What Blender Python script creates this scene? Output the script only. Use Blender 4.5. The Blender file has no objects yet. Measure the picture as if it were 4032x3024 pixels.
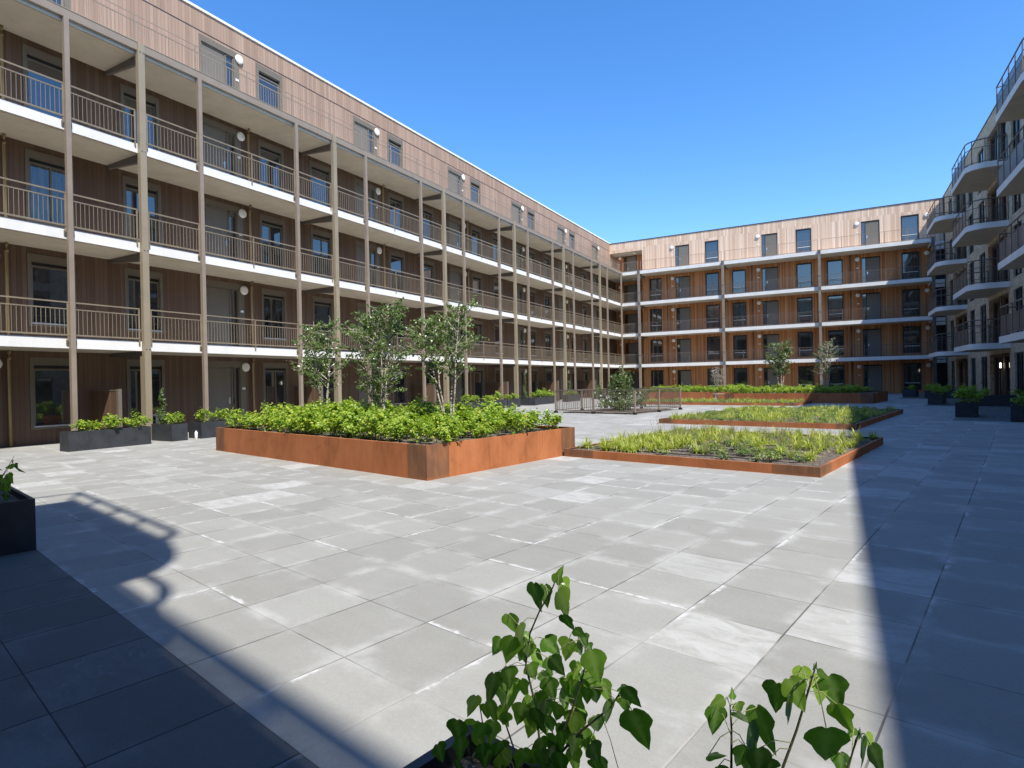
import bpy, math, random
from mathutils import Vector, Matrix
rnd = random.Random(7)
C = bpy.context.scene.collection
SC = bpy.context.scene

# ------------------------------------------------------------------ camera
cam_d = bpy.data.cameras.new('camera'); cam = bpy.data.objects.new('camera', cam_d); C.objects.link(cam)
cam_d.sensor_width = 36; cam_d.lens = 20.604; cam_d.clip_start = 0.05; cam_d.clip_end = 3000
YAW, PITCH, ROLL = math.radians(29.224), math.radians(-0.2085), math.radians(-1.1344)
fw = Vector((-math.sin(YAW)*math.cos(PITCH), math.cos(YAW)*math.cos(PITCH), math.sin(PITCH)))
r0 = Vector((math.cos(YAW), math.sin(YAW), 0)); u0 = r0.cross(fw)
rr = r0*math.cos(ROLL)+u0*math.sin(ROLL); uu = -r0*math.sin(ROLL)+u0*math.cos(ROLL)
M = Matrix((rr, uu, -fw)).transposed().to_4x4(); M.translation = (0, 0, 1.55)
cam.matrix_world = M
SC.camera = cam

# ------------------------------------------------------------------ sky, sun, exposure
SUN = Vector((0.588, -0.367, 1.0)).normalized()
EL = math.asin(SUN.z); AZ = math.atan2(SUN.x, SUN.y)
W = bpy.data.worlds.new('World'); SC.world = W; W.use_nodes = True
wn = W.node_tree; bg = wn.nodes['Background']; bg.inputs[1].default_value = 0.15
sky = wn.nodes.new('ShaderNodeTexSky'); sky.sky_type = 'NISHITA'; sky.sun_disc = False
sky.sun_elevation = EL; sky.sun_rotation = AZ; sky.air_density = 1.0; sky.dust_density = 0.3; sky.ozone_density = 3.0
hs = wn.nodes.new('ShaderNodeHueSaturation'); hs.inputs['Saturation'].default_value = 1.29; hs.inputs['Hue'].default_value = 0.505; hs.inputs['Value'].default_value = 1.13
wn.links.new(sky.outputs[0], hs.inputs['Color']); wn.links.new(hs.outputs[0], bg.inputs[0])
sd = bpy.data.lights.new('sun', 'SUN'); sd.energy = 4.4; sd.angle = math.radians(0.53); sd.color = (1.0, 0.955, 0.875)
so = bpy.data.objects.new('sun', sd); C.objects.link(so); so.location = (10, -10, 40)
so.rotation_euler = (-SUN).to_track_quat('-Z', 'Y').to_euler()
SC.view_settings.view_transform = 'Standard'; SC.view_settings.look = 'None'
SC.view_settings.exposure = 0.72; SC.view_settings.gamma = 1.0
SC.cycles.max_bounces = 6; SC.cycles.diffuse_bounces = 4; SC.cycles.glossy_bounces = 3
SC.cycles.transmission_bounces = 4; SC.cycles.transparent_max_bounces = 8
SC.cycles.use_denoising = True

# ------------------------------------------------------------------ frames
DY = 0.20407
cD, sD = math.cos(DY), math.sin(DY)
def P(x, y, z=0.0):                       # paving frame -> world
    return Vector((x*cD + y*sD, -x*sD + y*cD, z))

# ------------------------------------------------------------------ mesh helper
class MB:
    def __init__(s): s.v = []; s.f = []; s.m = []
    def quad(s, a, b, c, d, m=0):
        n = len(s.v); s.v += [tuple(a), tuple(b), tuple(c), tuple(d)]; s.f.append((n, n+1, n+2, n+3)); s.m.append(m)
    def tri(s, a, b, c, m=0):
        n = len(s.v); s.v += [tuple(a), tuple(b), tuple(c)]; s.f.append((n, n+1, n+2)); s.m.append(m)
    def box(s, x0, x1, y0, y1, z0, z1, m=0):
        n = len(s.v)
        s.v += [(x0,y0,z0),(x1,y0,z0),(x1,y1,z0),(x0,y1,z0),(x0,y0,z1),(x1,y0,z1),(x1,y1,z1),(x0,y1,z1)]
        s.f += [(n,n+3,n+2,n+1),(n+4,n+5,n+6,n+7),(n,n+1,n+5,n+4),(n+1,n+2,n+6,n+5),(n+2,n+3,n+7,n+6),(n+3,n,n+4,n+7)]
        s.m += [m]*6
    def tube(s, pts, rads, sides=6, m=0, caps=True):
        pts = [Vector(p) for p in pts]; n0 = len(s.v)
        if not hasattr(rads, '__len__'): rads = [rads]*len(pts)
        up = Vector((0, 0, 1))
        for i, p in enumerate(pts):
            d = (pts[min(i+1, len(pts)-1)] - pts[max(i-1, 0)])
            if d.length < 1e-9: d = Vector((0, 0, 1))
            d.normalize()
            a = d.cross(up)
            if a.length < 0.05: a = d.cross(Vector((1, 0, 0)))
            a.normalize(); b = d.cross(a)
            for k in range(sides):
                t = 2*math.pi*k/sides
                s.v.append(tuple(p + (a*math.cos(t) + b*math.sin(t))*rads[i]))
        for i in range(len(pts)-1):
            for k in range(sides):
                k2 = (k+1) % sides
                s.f.append((n0+i*sides+k, n0+i*sides+k2, n0+(i+1)*sides+k2, n0+(i+1)*sides+k)); s.m.append(m)
        if caps:
            s.f.append(tuple(n0+k for k in range(sides))[::-1]); s.m.append(m)
            s.f.append(tuple(n0+(len(pts)-1)*sides+k for k in range(sides))); s.m.append(m)
    def prism(s, outline, z0, z1, m=0, ms=None):
        n = len(s.v); k = len(outline)
        s.v += [(x, y, z0) for x, y in outline] + [(x, y, z1) for x, y in outline]
        s.f.append(tuple(range(n+k-1, n-1, -1))); s.m.append(m)
        s.f.append(tuple(range(n+k, n+2*k))); s.m.append(m)
        for i in range(k):
            j = (i+1) % k
            s.f.append((n+i, n+j, n+k+j, n+k+i)); s.m.append(m if ms is None else ms)
    def mesh(s, name, mats, smooth=False):
        me = bpy.data.meshes.new(name); me.from_pydata(s.v, [], s.f)
        for m in (mats if isinstance(mats, (list, tuple)) else [mats]): me.materials.append(m)
        me.polygons.foreach_set('material_index', s.m)
        if smooth: me.polygons.foreach_set('use_smooth', [True]*len(s.f))
        me.update(); return me
def link(name, me, parent=None, loc=None, rz=None):
    o = bpy.data.objects.new(name, me); C.objects.link(o)
    if parent is not None: o.parent = parent
    if loc is not None: o.location = loc
    if rz is not None: o.rotation_euler = (0, 0, rz)
    return o
def obj(name, mb, mats, parent=None, loc=None, rz=None, smooth=False):
    return link(name, mb.mesh(name, mats, smooth), parent, loc, rz)
def tag(o, label=None, cat=None, group=None, kind=None):
    if label: o['label'] = label
    if cat: o['category'] = cat
    if group: o['group'] = group
    if kind: o['kind'] = kind
    return o
def empty(name, label, cat, loc=(0,0,0), rz=0, group=None):
    o = bpy.data.objects.new(name, None); C.objects.link(o); o.location = loc; o.rotation_euler = (0,0,rz)
    o.empty_display_size = 0.2
    return tag(o, label, cat, group)

# ------------------------------------------------------------------ materials
class NT:
    def __init__(s, name):
        s.mat = bpy.data.materials.new(name); s.mat.use_nodes = True; s.t = s.mat.node_tree
        s.b = s.t.nodes['Principled BSDF']
    def n(s, typ, **kw):
        x = s.t.nodes.new(typ)
        for k, v in kw.items(): setattr(x, k, v)
        return x
    def l(s, a, b): s.t.links.new(a, b)
    def val(s, inp, v):
        if isinstance(v, (int, float)): inp.default_value = v
        elif isinstance(v, tuple): inp.default_value = v if len(v) == len(inp.default_value) else (*v, 1.0)
        else: s.l(v, inp)
    def math(s, op, a, b=None, c=None, clamp=False):
        x = s.n('ShaderNodeMath', operation=op); x.use_clamp = clamp
        s.val(x.inputs[0], a)
        if b is not None: s.val(x.inputs[1], b)
        if c is not None: s.val(x.inputs[2], c)
        return x.outputs[0]
    def mix(s, f, a, b, mode='MIX'):
        x = s.n('ShaderNodeMix', data_type='RGBA', blend_type=mode)
        s.val(x.inputs[0], f); s.val(x.inputs[6], a); s.val(x.inputs[7], b)
        return x.outputs[2]
    def pos(s): return s.n('ShaderNodeTexCoord').outputs['Object']
    def wpos(s): return s.n('ShaderNodeNewGeometry').outputs['Position']
    def xyz(s, v):
        x = s.n('ShaderNodeSeparateXYZ'); s.l(v, x.inputs[0]); return x.outputs
    def comb(s, a, b, c):
        x = s.n('ShaderNodeCombineXYZ')
        for i, q in enumerate((a, b, c)): s.val(x.inputs[i], q)
        return x.outputs[0]
    def scale(s, v, sc):
        x = s.n('ShaderNodeVectorMath', operation='MULTIPLY'); s.l(v, x.inputs[0]); x.inputs[1].default_value = sc
        return x.outputs[0]
    def noise(s, v, scale=5, detail=3, rough=0.55, dist=0.0):
        x = s.n('ShaderNodeTexNoise'); s.l(v, x.inputs['Vector']); x.inputs['Scale'].default_value = scale
        x.inputs['Detail'].default_value = detail; x.inputs['Roughness'].default_value = rough
        x.inputs['Distortion'].default_value = dist
        return x.outputs[0]
    def white(s, v):
        x = s.n('ShaderNodeTexWhiteNoise', noise_dimensions='3D'); s.l(v, x.inputs['Vector']); return x.outputs
    def ramp(s, f, stops, interp='LINEAR'):
        x = s.n('ShaderNodeValToRGB'); s.val(x.inputs[0], f); cr = x.color_ramp; cr.interpolation = interp
        while len(cr.elements) < len(stops): cr.elements.new(0.5)
        for e, (p, c) in zip(cr.elements, stops): e.position = p; e.color = (*c, 1) if len(c) == 3 else c
        return x.outputs[0]
    def sstep(s, v, a, b):
        x = s.n('ShaderNodeMapRange', interpolation_type='SMOOTHSTEP'); s.val(x.inputs[0], v)
        x.inputs[1].default_value = a; x.inputs[2].default_value = b
        return x.outputs[0]
    def bump(s, h, strength=0.3, dist=0.01):
        x = s.n('ShaderNodeBump'); s.l(h, x.inputs['Height']); x.inputs['Strength'].default_value = strength
        x.inputs['Distance'].default_value = dist; s.l(x.outputs[0], s.b.inputs['Normal'])
    def done(s, col, rough=0.6, metal=0.0, spec=0.5):
        s.val(s.b.inputs['Base Color'], col); s.val(s.b.inputs['Roughness'], rough)
        s.b.inputs['Metallic'].default_value = metal; s.b.inputs['Specular IOR Level'].default_value = spec
        return s.mat
def simple(name, col, rough=0.6, metal=0.0, spec=0.5, var=0.12, scale=3.0):
    k = NT(name); nz = k.noise(k.wpos(), scale, 4)
    f = k.ramp(nz, [(0.3, (0, 0, 0)), (0.7, (1, 1, 1))])
    a = tuple(c*(1-var) for c in col); b = tuple(min(1, c*(1+var)) for c in col)
    return k.done(k.mix(f, a, b), rough, metal, spec)

def wood(name, cols, gap, board=0.125, rough=0.65):
    k = NT(name); p = k.wpos(); X, Y, Z = k.xyz(p)
    s = k.math('ADD', X, Y); t = k.math('DIVIDE', s, board)
    # boards of two widths
    idb = k.math('FLOOR', t); fr = k.math('FRACT', t)
    lev = k.math('FLOOR', k.math('DIVIDE', k.math('ADD', Z, 0.3), 3.0))
    r = k.white(k.comb(idb, lev, 3.0))[0]
    grain = k.noise(k.comb(k.math('MULTIPLY', s, 30.0), k.math('MULTIPLY', idb, 1.7), k.math('MULTIPLY', Z, 1.2)), 1.0, 4, 0.6)
    patch = k.noise(k.scale(p, (0.5, 0.5, 0.35)), 1.0, 2)
    f = k.math('ADD', k.math('MULTIPLY', r, 0.62), k.math('ADD', k.math('MULTIPLY', grain, 0.3), k.math('MULTIPLY', k.math('SUBTRACT', patch, 0.3), 0.25)))
    col = k.ramp(f, [(0.12, cols[0]), (0.45, cols[1]), (0.75, cols[2]), (1.0, cols[3])])
    e = k.math('ABSOLUTE', k.math('SUBTRACT', fr, 0.5))
    g = k.sstep(e, 0.455, 0.49)
    rib = k.sstep(k.math('ABSOLUTE', k.math('SUBTRACT', k.math('FRACT', k.math('MULTIPLY', t, 3.0)), 0.5)), 0.40, 0.5)
    g2 = k.math('MAXIMUM', g, k.math('MULTIPLY', rib, k.math('MULTIPLY', k.math('GREATER_THAN', k.white(k.comb(idb, 9.0, 1.0))[0], 0.45), 0.35)))
    col = k.mix(g2, col, gap)
    k.bump(k.math('SUBTRACT', k.math('MULTIPLY', grain, 0.15), g2), 0.6, 0.006)
    return k.done(col, rough, 0, 0.3)
M_wood_l = wood('brown_timber_cladding', [(0.102,0.061,0.038),(0.125,0.076,0.048),(0.146,0.090,0.058),(0.178,0.115,0.076)], (0.055,0.034,0.022))
M_wood_f = wood('warm_timber_cladding', [(0.27,0.100,0.035),(0.42,0.175,0.065),(0.52,0.25,0.105),(0.62,0.36,0.19)], (0.12,0.05,0.02), 0.105)

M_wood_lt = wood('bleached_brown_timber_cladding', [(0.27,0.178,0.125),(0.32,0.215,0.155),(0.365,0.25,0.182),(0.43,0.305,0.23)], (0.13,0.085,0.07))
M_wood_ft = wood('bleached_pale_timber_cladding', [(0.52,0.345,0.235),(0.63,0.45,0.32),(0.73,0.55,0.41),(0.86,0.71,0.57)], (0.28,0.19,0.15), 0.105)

def concrete(name, a, b, rough=0.75, sc=1.5):
    k = NT(name); p = k.wpos()
    n1 = k.noise(p, sc, 5, 0.6); n2 = k.noise(p, 40, 3)
    col = k.mix(k.ramp(n1, [(0.3, (0,0,0)), (0.72, (1,1,1))]), a, b)
    col = k.mix(k.math('MULTIPLY', k.sstep(n2, 0.6, 0.75), 0.25), col, tuple(c*0.75 for c in a))
    st = k.noise(k.scale(p, (3, 3, 0.4)), 1.5, 3)
    col = k.mix(k.math('MULTIPLY', k.sstep(st, 0.55, 0.8), 0.18), col, tuple(c*0.7 for c in a))
    k.bump(n2, 0.12, 0.004)
    return k.done(col, rough, 0, 0.3)
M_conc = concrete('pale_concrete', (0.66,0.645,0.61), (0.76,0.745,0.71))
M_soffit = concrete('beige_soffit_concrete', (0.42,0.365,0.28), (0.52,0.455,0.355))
M_steel = simple('bronze_painted_steel', (0.275,0.228,0.155), 0.45, 0, 0.5, 0.08, 1.5)
M_steel_d = simple('dark_bronze_steel', (0.12,0.10,0.085), 0.5, 0, 0.5, 0.1)
M_steel_r = simple('grey_bronze_beam', (0.25,0.20,0.152), 0.5, 0, 0.5, 0.08)
M_rail_f = simple('brown_railing_steel', (0.13,0.10,0.08), 0.5)
M_steel_rail = simple('bronze_railing_steel', (0.215,0.172,0.115), 0.45)
M_twigrail = simple('thin_top_railing_steel', (0.24,0.17,0.13), 0.5)
M_frame = simple('taupe_window_frame', (0.150,0.126,0.095), 0.55, 0, 0.4, 0.06)
M_frame_d = simple('dark_window_frame', (0.035,0.032,0.030), 0.5, 0, 0.4, 0.1)
M_door = simple('grey_taupe_door_paint', (0.155,0.137,0.110), 0.5, 0, 0.4, 0.05)
M_slot = simple('black_slot_and_recess_shade', (0.012,0.010,0.010), 0.7)
M_white = simple('white_paint', (0.78,0.78,0.76), 0.4, 0, 0.5, 0.03)
M_sill = simple('pale_metal_sill', (0.50,0.52,0.54), 0.35, 0.2, 0.5, 0.04)
M_pipe = simple('gold_brown_drainpipe', (0.27,0.19,0.085), 0.4, 0, 0.5, 0.1)
M_chrome = simple('steel_handle', (0.7,0.7,0.7), 0.25, 0.9)
M_black = simple('black_metal', (0.015,0.015,0.017), 0.5)
M_bolt = simple('zinc_bolt', (0.45,0.42,0.36), 0.4, 0.6)
M_coping = simple('white_roof_edge_trim', (0.8,0.8,0.8), 0.4, 0, 0.5, 0.03)
M_coping_d = simple('dark_roof_edge_trim', (0.05,0.04,0.045), 0.5)
k = NT('window_glass'); nz = k.noise(k.wpos(), 0.9, 2)
k.bump(nz, 0.05, 0.02); M_glass = k.done((0.022, 0.025, 0.027), 0.03, 0, 1.0); k.b.inputs['IOR'].default_value = 1.75
k = NT('curtained_window_glass'); M_glass2 = k.done(k.mix(k.ramp(k.noise(k.scale(k.wpos(), (6, 6, 0.6)), 2.0, 2), [(0.45,(0,0,0)),(0.55,(1,1,1))]), (0.012,0.014,0.016), (0.05,0.052,0.05)), 0.04, 0, 0.9); k.b.inputs['IOR'].default_value = 1.6
k = NT('lamp_diffuser'); M_lamp = k.done((0.82, 0.80, 0.75), 0.35)
k = NT('lit_lamp'); k.b.inputs['Emission Color'].default_value = (1, 0.95, 0.8, 1); k.b.inputs['Emission Strength'].default_value = 3; M_lit = k.done((0.9, 0.9, 0.85), 0.4)

# brick
def brick():
    k = NT('beige_brick'); p = k.wpos(); X, Y, Z = k.xyz(p)
    n = k.n('ShaderNodeTexBrick'); n.offset = 0.5
    k.l(k.comb(k.math('ADD', X, Y), Z, 0.0), n.inputs['Vector'])
    n.inputs['Scale'].default_value = 1.0; n.inputs['Brick Width'].default_value = 0.22; n.inputs['Row Height'].default_value = 0.065
    n.inputs['Mortar Size'].default_value = 0.006; n.inputs['Mortar Smooth'].default_value = 0.2; n.inputs['Bias'].default_value = 0.1
    n.inputs['Color1'].default_value = (0.30,0.225,0.140,1); n.inputs['Color2'].default_value = (0.60,0.49,0.34,1); n.inputs['Mortar'].default_value = (0.40,0.37,0.31,1)
    nz = k.noise(p, 3.5, 4)
    col = k.mix(0.5, n.outputs[0], k.ramp(nz, [(0.35, (0.33,0.255,0.165)), (0.65, (0.64,0.53,0.38))]))
    k.bump(n.outputs[1], -0.5, 0.008)
    return k.done(col, 0.85, 0, 0.2)
M_brick = brick()

# paving
def paving():
    T = 0.6125
    k = NT('concrete_paving_tiles'); X, Y, Z = k.xyz(k.wpos())
    xp = k.math('SUBTRACT', k.math('MULTIPLY', X, cD), k.math('MULTIPLY', Y, sD))
    yp = k.math('ADD', k.math('MULTIPLY', X, sD), k.math('MULTIPLY', Y, cD))
    u = k.math('DIVIDE', k.math('ADD', xp, 0.48+T*200), T); v = k.math('DIVIDE', k.math('SUBTRACT', yp, 1.26-T*200), T)
    iu, iv = k.math('FLOOR', u), k.math('FLOOR', v); fu, fv = k.math('FRACT', u), k.math('FRACT', v)
    eu = k.math('MULTIPLY', k.math('MINIMUM', fu, k.math('SUBTRACT', 1.0, fu)), T)
    ev = k.math('MULTIPLY', k.math('MINIMUM', fv, k.math('SUBTRACT', 1.0, fv)), T)
    loc = k.comb(xp, yp, 0.0); tid = k.comb(iu, iv, 0.0)
    wob = k.math('MULTIPLY', k.math('SUBTRACT', k.noise(loc, 9, 3), 0.5), 0.004)
    ju = k.math('SUBTRACT', 1.0, k.sstep(k.math('ADD', eu, wob), 0.0034, 0.0070))
    jv = k.math('SUBTRACT', 1.0, k.sstep(k.math('ADD', ev, wob), 0.0015, 0.0048))
    joint = k.math('MAXIMUM', ju, jv)
    wr = k.white(tid); r1 = wr[0]; rc = k.n('ShaderNodeSeparateColor'); k.l(wr[1], rc.inputs[0]); r2, r3, r4 = rc.outputs[0], rc.outputs[1], rc.outputs[2]
    big = k.noise(loc, 0.35, 3); mid = k.noise(loc, 2.2, 5, 0.62); fine = k.noise(loc, 130, 3, 0.7)
    streak = k.noise(k.comb(k.math('MULTIPLY', xp, 1.6), k.math('MULTIPLY', yp, 9.0), r1), 1.0, 4, 0.6)
    f = k.math('ADD', k.math('MULTIPLY', mid, 0.42), k.math('ADD', k.math('MULTIPLY', r1, 0.36), k.math('ADD', k.math('MULTIPLY', streak, 0.25), k.math('MULTIPLY', big, 0.25))))
    col = k.ramp(f, [(0.22, (0.220,0.216,0.194)), (0.55, (0.266,0.262,0.238)), (0.88, (0.312,0.308,0.282))])
    grit = k.noise(loc, 38, 4, 0.75)
    sp = k.math('ADD', k.math('MULTIPLY', k.math('SUBTRACT', fine, 0.5), 0.45), k.math('MULTIPLY', k.math('SUBTRACT', grit, 0.5), 0.30))
    col = k.mix(1.0, col, k.comb(k.math('ADD', 1.0, sp), k.math('ADD', 1.0, sp), k.math('ADD', 1.0, sp)), 'MULTIPLY')
    # lime bloom: pale tiles and pale streaks that run along tile edges
    pn = k.noise(k.comb(k.math('MULTIPLY', xp, 1.0), k.math('MULTIPLY', yp, 2.2), 0.0), 3.4, 6, 0.7, 0.5)
    pale = k.math('MULTIPLY', k.math('GREATER_THAN', r2, 0.91), k.math('MULTIPLY', k.math('ADD', 0.20, k.math('MULTIPLY', r3, 0.7)), k.sstep(pn, 0.30, 0.62)))
    en = k.math('MULTIPLY', k.math('SUBTRACT', k.noise(loc, 6.0, 5, 0.7, 0.7), 0.42), 0.14)
    dsel = k.math('ADD', k.math('MULTIPLY', k.math('GREATER_THAN', r4, 0.5), k.math('MULTIPLY', fu, T)), k.math('MULTIPLY', k.math('LESS_THAN', r4, 0.5), k.math('MULTIPLY', fv, T)))
    edge = k.math('SUBTRACT', 1.0, k.sstep(k.math('SUBTRACT', dsel, en), 0.004, 0.034))
    edge = k.math('MULTIPLY', k.math('MULTIPLY', edge, k.math('GREATER_THAN', r3, 0.60)), k.math('MULTIPLY', k.sstep(k.noise(loc, 1.7, 3), 0.36, 0.50), k.sstep(k.noise(loc, 7.0, 3), 0.35, 0.55)))
    soft = k.math('MULTIPLY', k.math('SUBTRACT', 1.0, k.sstep(k.math('ADD', k.math('MINIMUM', eu, ev), k.math('MULTIPLY', k.math('SUBTRACT', pn, 0.5), 0.15)), 0.01, 0.11)), k.math('MULTIPLY', k.sstep(mid, 0.42, 0.68), 0.30))
    dn = k.math('ABSOLUTE', k.math('SUBTRACT', k.noise(k.comb(k.math('MULTIPLY', xp, 1.0), k.math('MULTIPLY', yp, 2.6), 0.0), 3.4, 2, 0.5, 0.5), 0.5))
    runs = k.math('MULTIPLY', k.math('SUBTRACT', 1.0, k.sstep(dn, 0.006, 0.014)), k.math('MULTIPLY', k.math('GREATER_THAN', r2, 0.93), k.math('MULTIPLY', k.sstep(pn, 0.42, 0.52), 0.4)))
    bloom = k.math('MAXIMUM', k.math('MAXIMUM', k.math('MULTIPLY', pale, 0.50), k.math('MULTIPLY', edge, 0.68)), k.math('MAXIMUM', soft, runs), clamp=True)
    col = k.mix(bloom, col, (0.60, 0.60, 0.59))
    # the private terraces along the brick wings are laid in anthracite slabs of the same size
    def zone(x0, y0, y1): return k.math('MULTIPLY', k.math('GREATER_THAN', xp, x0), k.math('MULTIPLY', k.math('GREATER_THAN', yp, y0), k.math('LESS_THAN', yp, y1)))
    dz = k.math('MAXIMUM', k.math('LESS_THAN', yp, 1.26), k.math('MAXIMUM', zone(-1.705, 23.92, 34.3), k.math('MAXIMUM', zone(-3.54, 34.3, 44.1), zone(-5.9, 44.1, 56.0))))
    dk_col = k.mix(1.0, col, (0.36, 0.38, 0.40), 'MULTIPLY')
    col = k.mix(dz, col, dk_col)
    # joints: sand-filled and pale in places, open and dark elsewhere
    jn = k.sstep(k.noise(loc, 1.1, 3), 0.42, 0.60)
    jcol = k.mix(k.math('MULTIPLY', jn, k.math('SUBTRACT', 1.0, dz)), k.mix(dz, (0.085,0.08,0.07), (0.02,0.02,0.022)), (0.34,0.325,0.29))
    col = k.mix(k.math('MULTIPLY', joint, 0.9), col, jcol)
    spot = k.n('ShaderNodeTexVoronoi'); k.l(loc, spot.inputs[0]); spot.inputs['Scale'].default_value = 1.3
    dk = k.math('SUBTRACT', 1.0, k.sstep(spot.outputs[0], 0.012, 0.02))
    col = k.mix(k.math('MULTIPLY', dk, 0.75), col, (0.05, 0.04, 0.035))
    k.bump(k.math('SUBTRACT', k.math('MULTIPLY', fine, 0.15), joint), 0.5, 0.004)
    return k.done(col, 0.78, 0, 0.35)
M_pave = paving()

def corten(name, dark=False):
    k = NT(name); p = k.pos(); X, Y, Z = k.xyz(p)
    n1 = k.noise(k.scale(p, (1.6, 1.6, 0.9)), 1.3, 6, 0.65, 0.4); n2 = k.noise(p, 60, 3, 0.7)
    runs = k.noise(k.scale(p, (9, 9, 0.7)), 1.4, 5, 0.65)
    f = k.math('ADD', k.math('MULTIPLY', n1, 0.6), k.math('ADD', k.math('MULTIPLY', runs, 0.30), k.math('MULTIPLY', n2, 0.14)))
    if dark: st = [(0.35, (0.11,0.055,0.032)), (0.5, (0.18,0.088,0.048)), (0.68, (0.32,0.13,0.055))]
    else: st = [(0.33, (0.22,0.075,0.030)), (0.46, (0.34,0.118,0.045)), (0.60, (0.41,0.150,0.060)), (0.75, (0.46,0.19,0.085))]
    col = k.ramp(f, st)
    # thin darker water marks
    w = k.n('ShaderNodeTexVoronoi', feature='DISTANCE_TO_EDGE'); k.l(k.scale(p, (1.1, 1.1, 0.7)), w.inputs[0]); w.inputs['Scale'].default_value = 1.1
    wm = k.math('MULTIPLY', k.math('SUBTRACT', 1.0, k.sstep(k.math('ADD', w.outputs[0], k.math('MULTIPLY', k.math('SUBTRACT', n1, 0.5), 0.3)), 0.004, 0.02)), 0.35)
    col = k.mix(k.math('MULTIPLY', wm, 0.6), col, (0.18, 0.065, 0.03))
    base = k.math('MULTIPLY', k.math('SUBTRACT', 1.0, k.sstep(k.math('ADD', Z, k.math('MULTIPLY', runs, 0.08)), 0.04, 0.10)), 0.35)
    col = k.mix(base, col, (0.40, 0.12, 0.035))
    k.bump(n2, 0.15, 0.003)
    return k.done(col, 0.8, 0, 0.25)
M_cort = corten('orange_weathered_steel'); M_cortd = corten('dark_weathered_steel', True)
M_pot = simple('anthracite_planter', (0.034,0.037,0.042), 0.5, 0, 0.4, 0.25, 4.0)
def soil(name, a, b):
    k = NT(name); p = k.wpos(); n = k.noise(p, 14, 5, 0.7); v = k.n('ShaderNodeTexVoronoi'); k.l(p, v.inputs[0]); v.inputs['Scale'].default_value = 38
    col = k.mix(k.ramp(n, [(0.35,(0,0,0)),(0.7,(1,1,1))]), a, b)
    col = k.mix(k.math('MULTIPLY', k.math('LESS_THAN', v.outputs[0], 0.22), 0.5), col, tuple(min(1, c*1.9) for c in b))
    k.bump(k.math('ADD', n, v.outputs[0]), 0.8, 0.03)
    return k.done(col, 0.95, 0, 0.1)
M_soil = soil('dry_grey_brown_soil', (0.085,0.066,0.050), (0.21,0.18,0.15))

def leafmat(name, cols, rough=0.42, trans=0.35, tcol=None, spec=0.45):
    k = NT(name); g = k.n('ShaderNodeNewGeometry'); r = g.outputs['Random Per Island']
    n = len(cols); col = k.ramp(r, [(i/(n-1), c) for i, c in enumerate(cols)])
    big = k.noise(k.wpos(), 2.4, 2); col = k.mix(k.math('MULTIPLY', k.sstep(big, 0.35, 0.7), 0.35), col, tuple(c*0.72 for c in cols[0]))
    k.done(col, rough, 0, spec)
    tr = k.n('ShaderNodeBsdfTranslucent'); tc = k.mix(1.0, col, tcol or (1.5, 1.6, 0.6), 'MULTIPLY'); k.l(tc, tr.inputs[0])
    mx = k.n('ShaderNodeMixShader'); mx.inputs[0].default_value = trans
    out = k.t.nodes['Material Output']; k.l(k.b.outputs[0], mx.inputs[1]); k.l(tr.outputs[0], mx.inputs[2]); k.l(mx.outputs[0], out.inputs[0])
    return k.mat
M_shrub = leafmat('bright_green_foliage', [(0.22,0.35,0.042),(0.33,0.46,0.055),(0.13,0.24,0.034),(0.42,0.50,0.07),(0.54,0.52,0.09)], 0.40, 0.40)
M_grass_y = leafmat('yellow_green_blades', [(0.44,0.47,0.08),(0.28,0.37,0.055),(0.56,0.54,0.12),(0.18,0.28,0.045),(0.34,0.42,0.07),(0.58,0.44,0.16)], 0.5, 0.35)
M_grass_g = leafmat('olive_green_blades', [(0.24,0.32,0.10),(0.33,0.39,0.13),(0.16,0.24,0.07),(0.44,0.42,0.20),(0.22,0.30,0.09)], 0.5, 0.3)
M_birch = leafmat('dark_green_tree_leaves', [(0.10,0.165,0.040),(0.15,0.225,0.052),(0.075,0.13,0.032),(0.24,0.31,0.09)], 0.30, 0.30, None, 0.7)
M_climb = leafmat('climber_leaves', [(0.09,0.15,0.045),(0.14,0.20,0.055),(0.07,0.12,0.04),(0.22,0.27,0.09)], 0.40, 0.25)
M_ivy = leafmat('glossy_ivy_leaves', [(0.08,0.17,0.028),(0.13,0.24,0.036),(0.06,0.13,0.024),(0.19,0.30,0.05)], 0.26, 0.32, (1.4, 1.9, 0.5), 0.6)
def ivymat():
    k = NT('glossy_ivy_leaves_with_veins'); g = k.n('ShaderNodeNewGeometry'); r = g.outputs['Random Per Island']
    col = k.ramp(r, [(0.0, (0.06,0.135,0.022)), (0.4, (0.095,0.20,0.028)), (0.7, (0.15,0.27,0.036)), (1.0, (0.23,0.35,0.05))])
    at = k.n('ShaderNodeAttribute', attribute_name='vein'); n = k.noise(k.wpos(), 60, 3)
    col = k.mix(k.math('MULTIPLY', k.sstep(at.outputs['Fac'], 0.55, 1.0), 0.38), col, (0.30, 0.40, 0.16))
    col = k.mix(k.math('MULTIPLY', k.sstep(n, 0.5, 0.75), 0.25), col, (0.04, 0.09, 0.015))
    k.done(col, 0.27, 0, 0.6); k.bump(k.math('SUBTRACT', n, k.math('MULTIPLY', at.outputs['Fac'], 1.5)), 0.25, 0.003)
    tr = k.n('ShaderNodeBsdfTranslucent'); k.l(k.mix(1.0, col, (1.5, 1.9, 0.5), 'MULTIPLY'), tr.inputs[0])
    mx = k.n('ShaderNodeMixShader'); mx.inputs[0].default_value = 0.32
    k.l(k.b.outputs[0], mx.inputs[1]); k.l(tr.outputs[0], mx.inputs[2]); k.l(mx.outputs[0], k.t.nodes['Material Output'].inputs[0]); return k.mat
M_ivyv = ivymat()
M_stem = simple('green_brown_stem', (0.10,0.10,0.05), 0.6)
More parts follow.
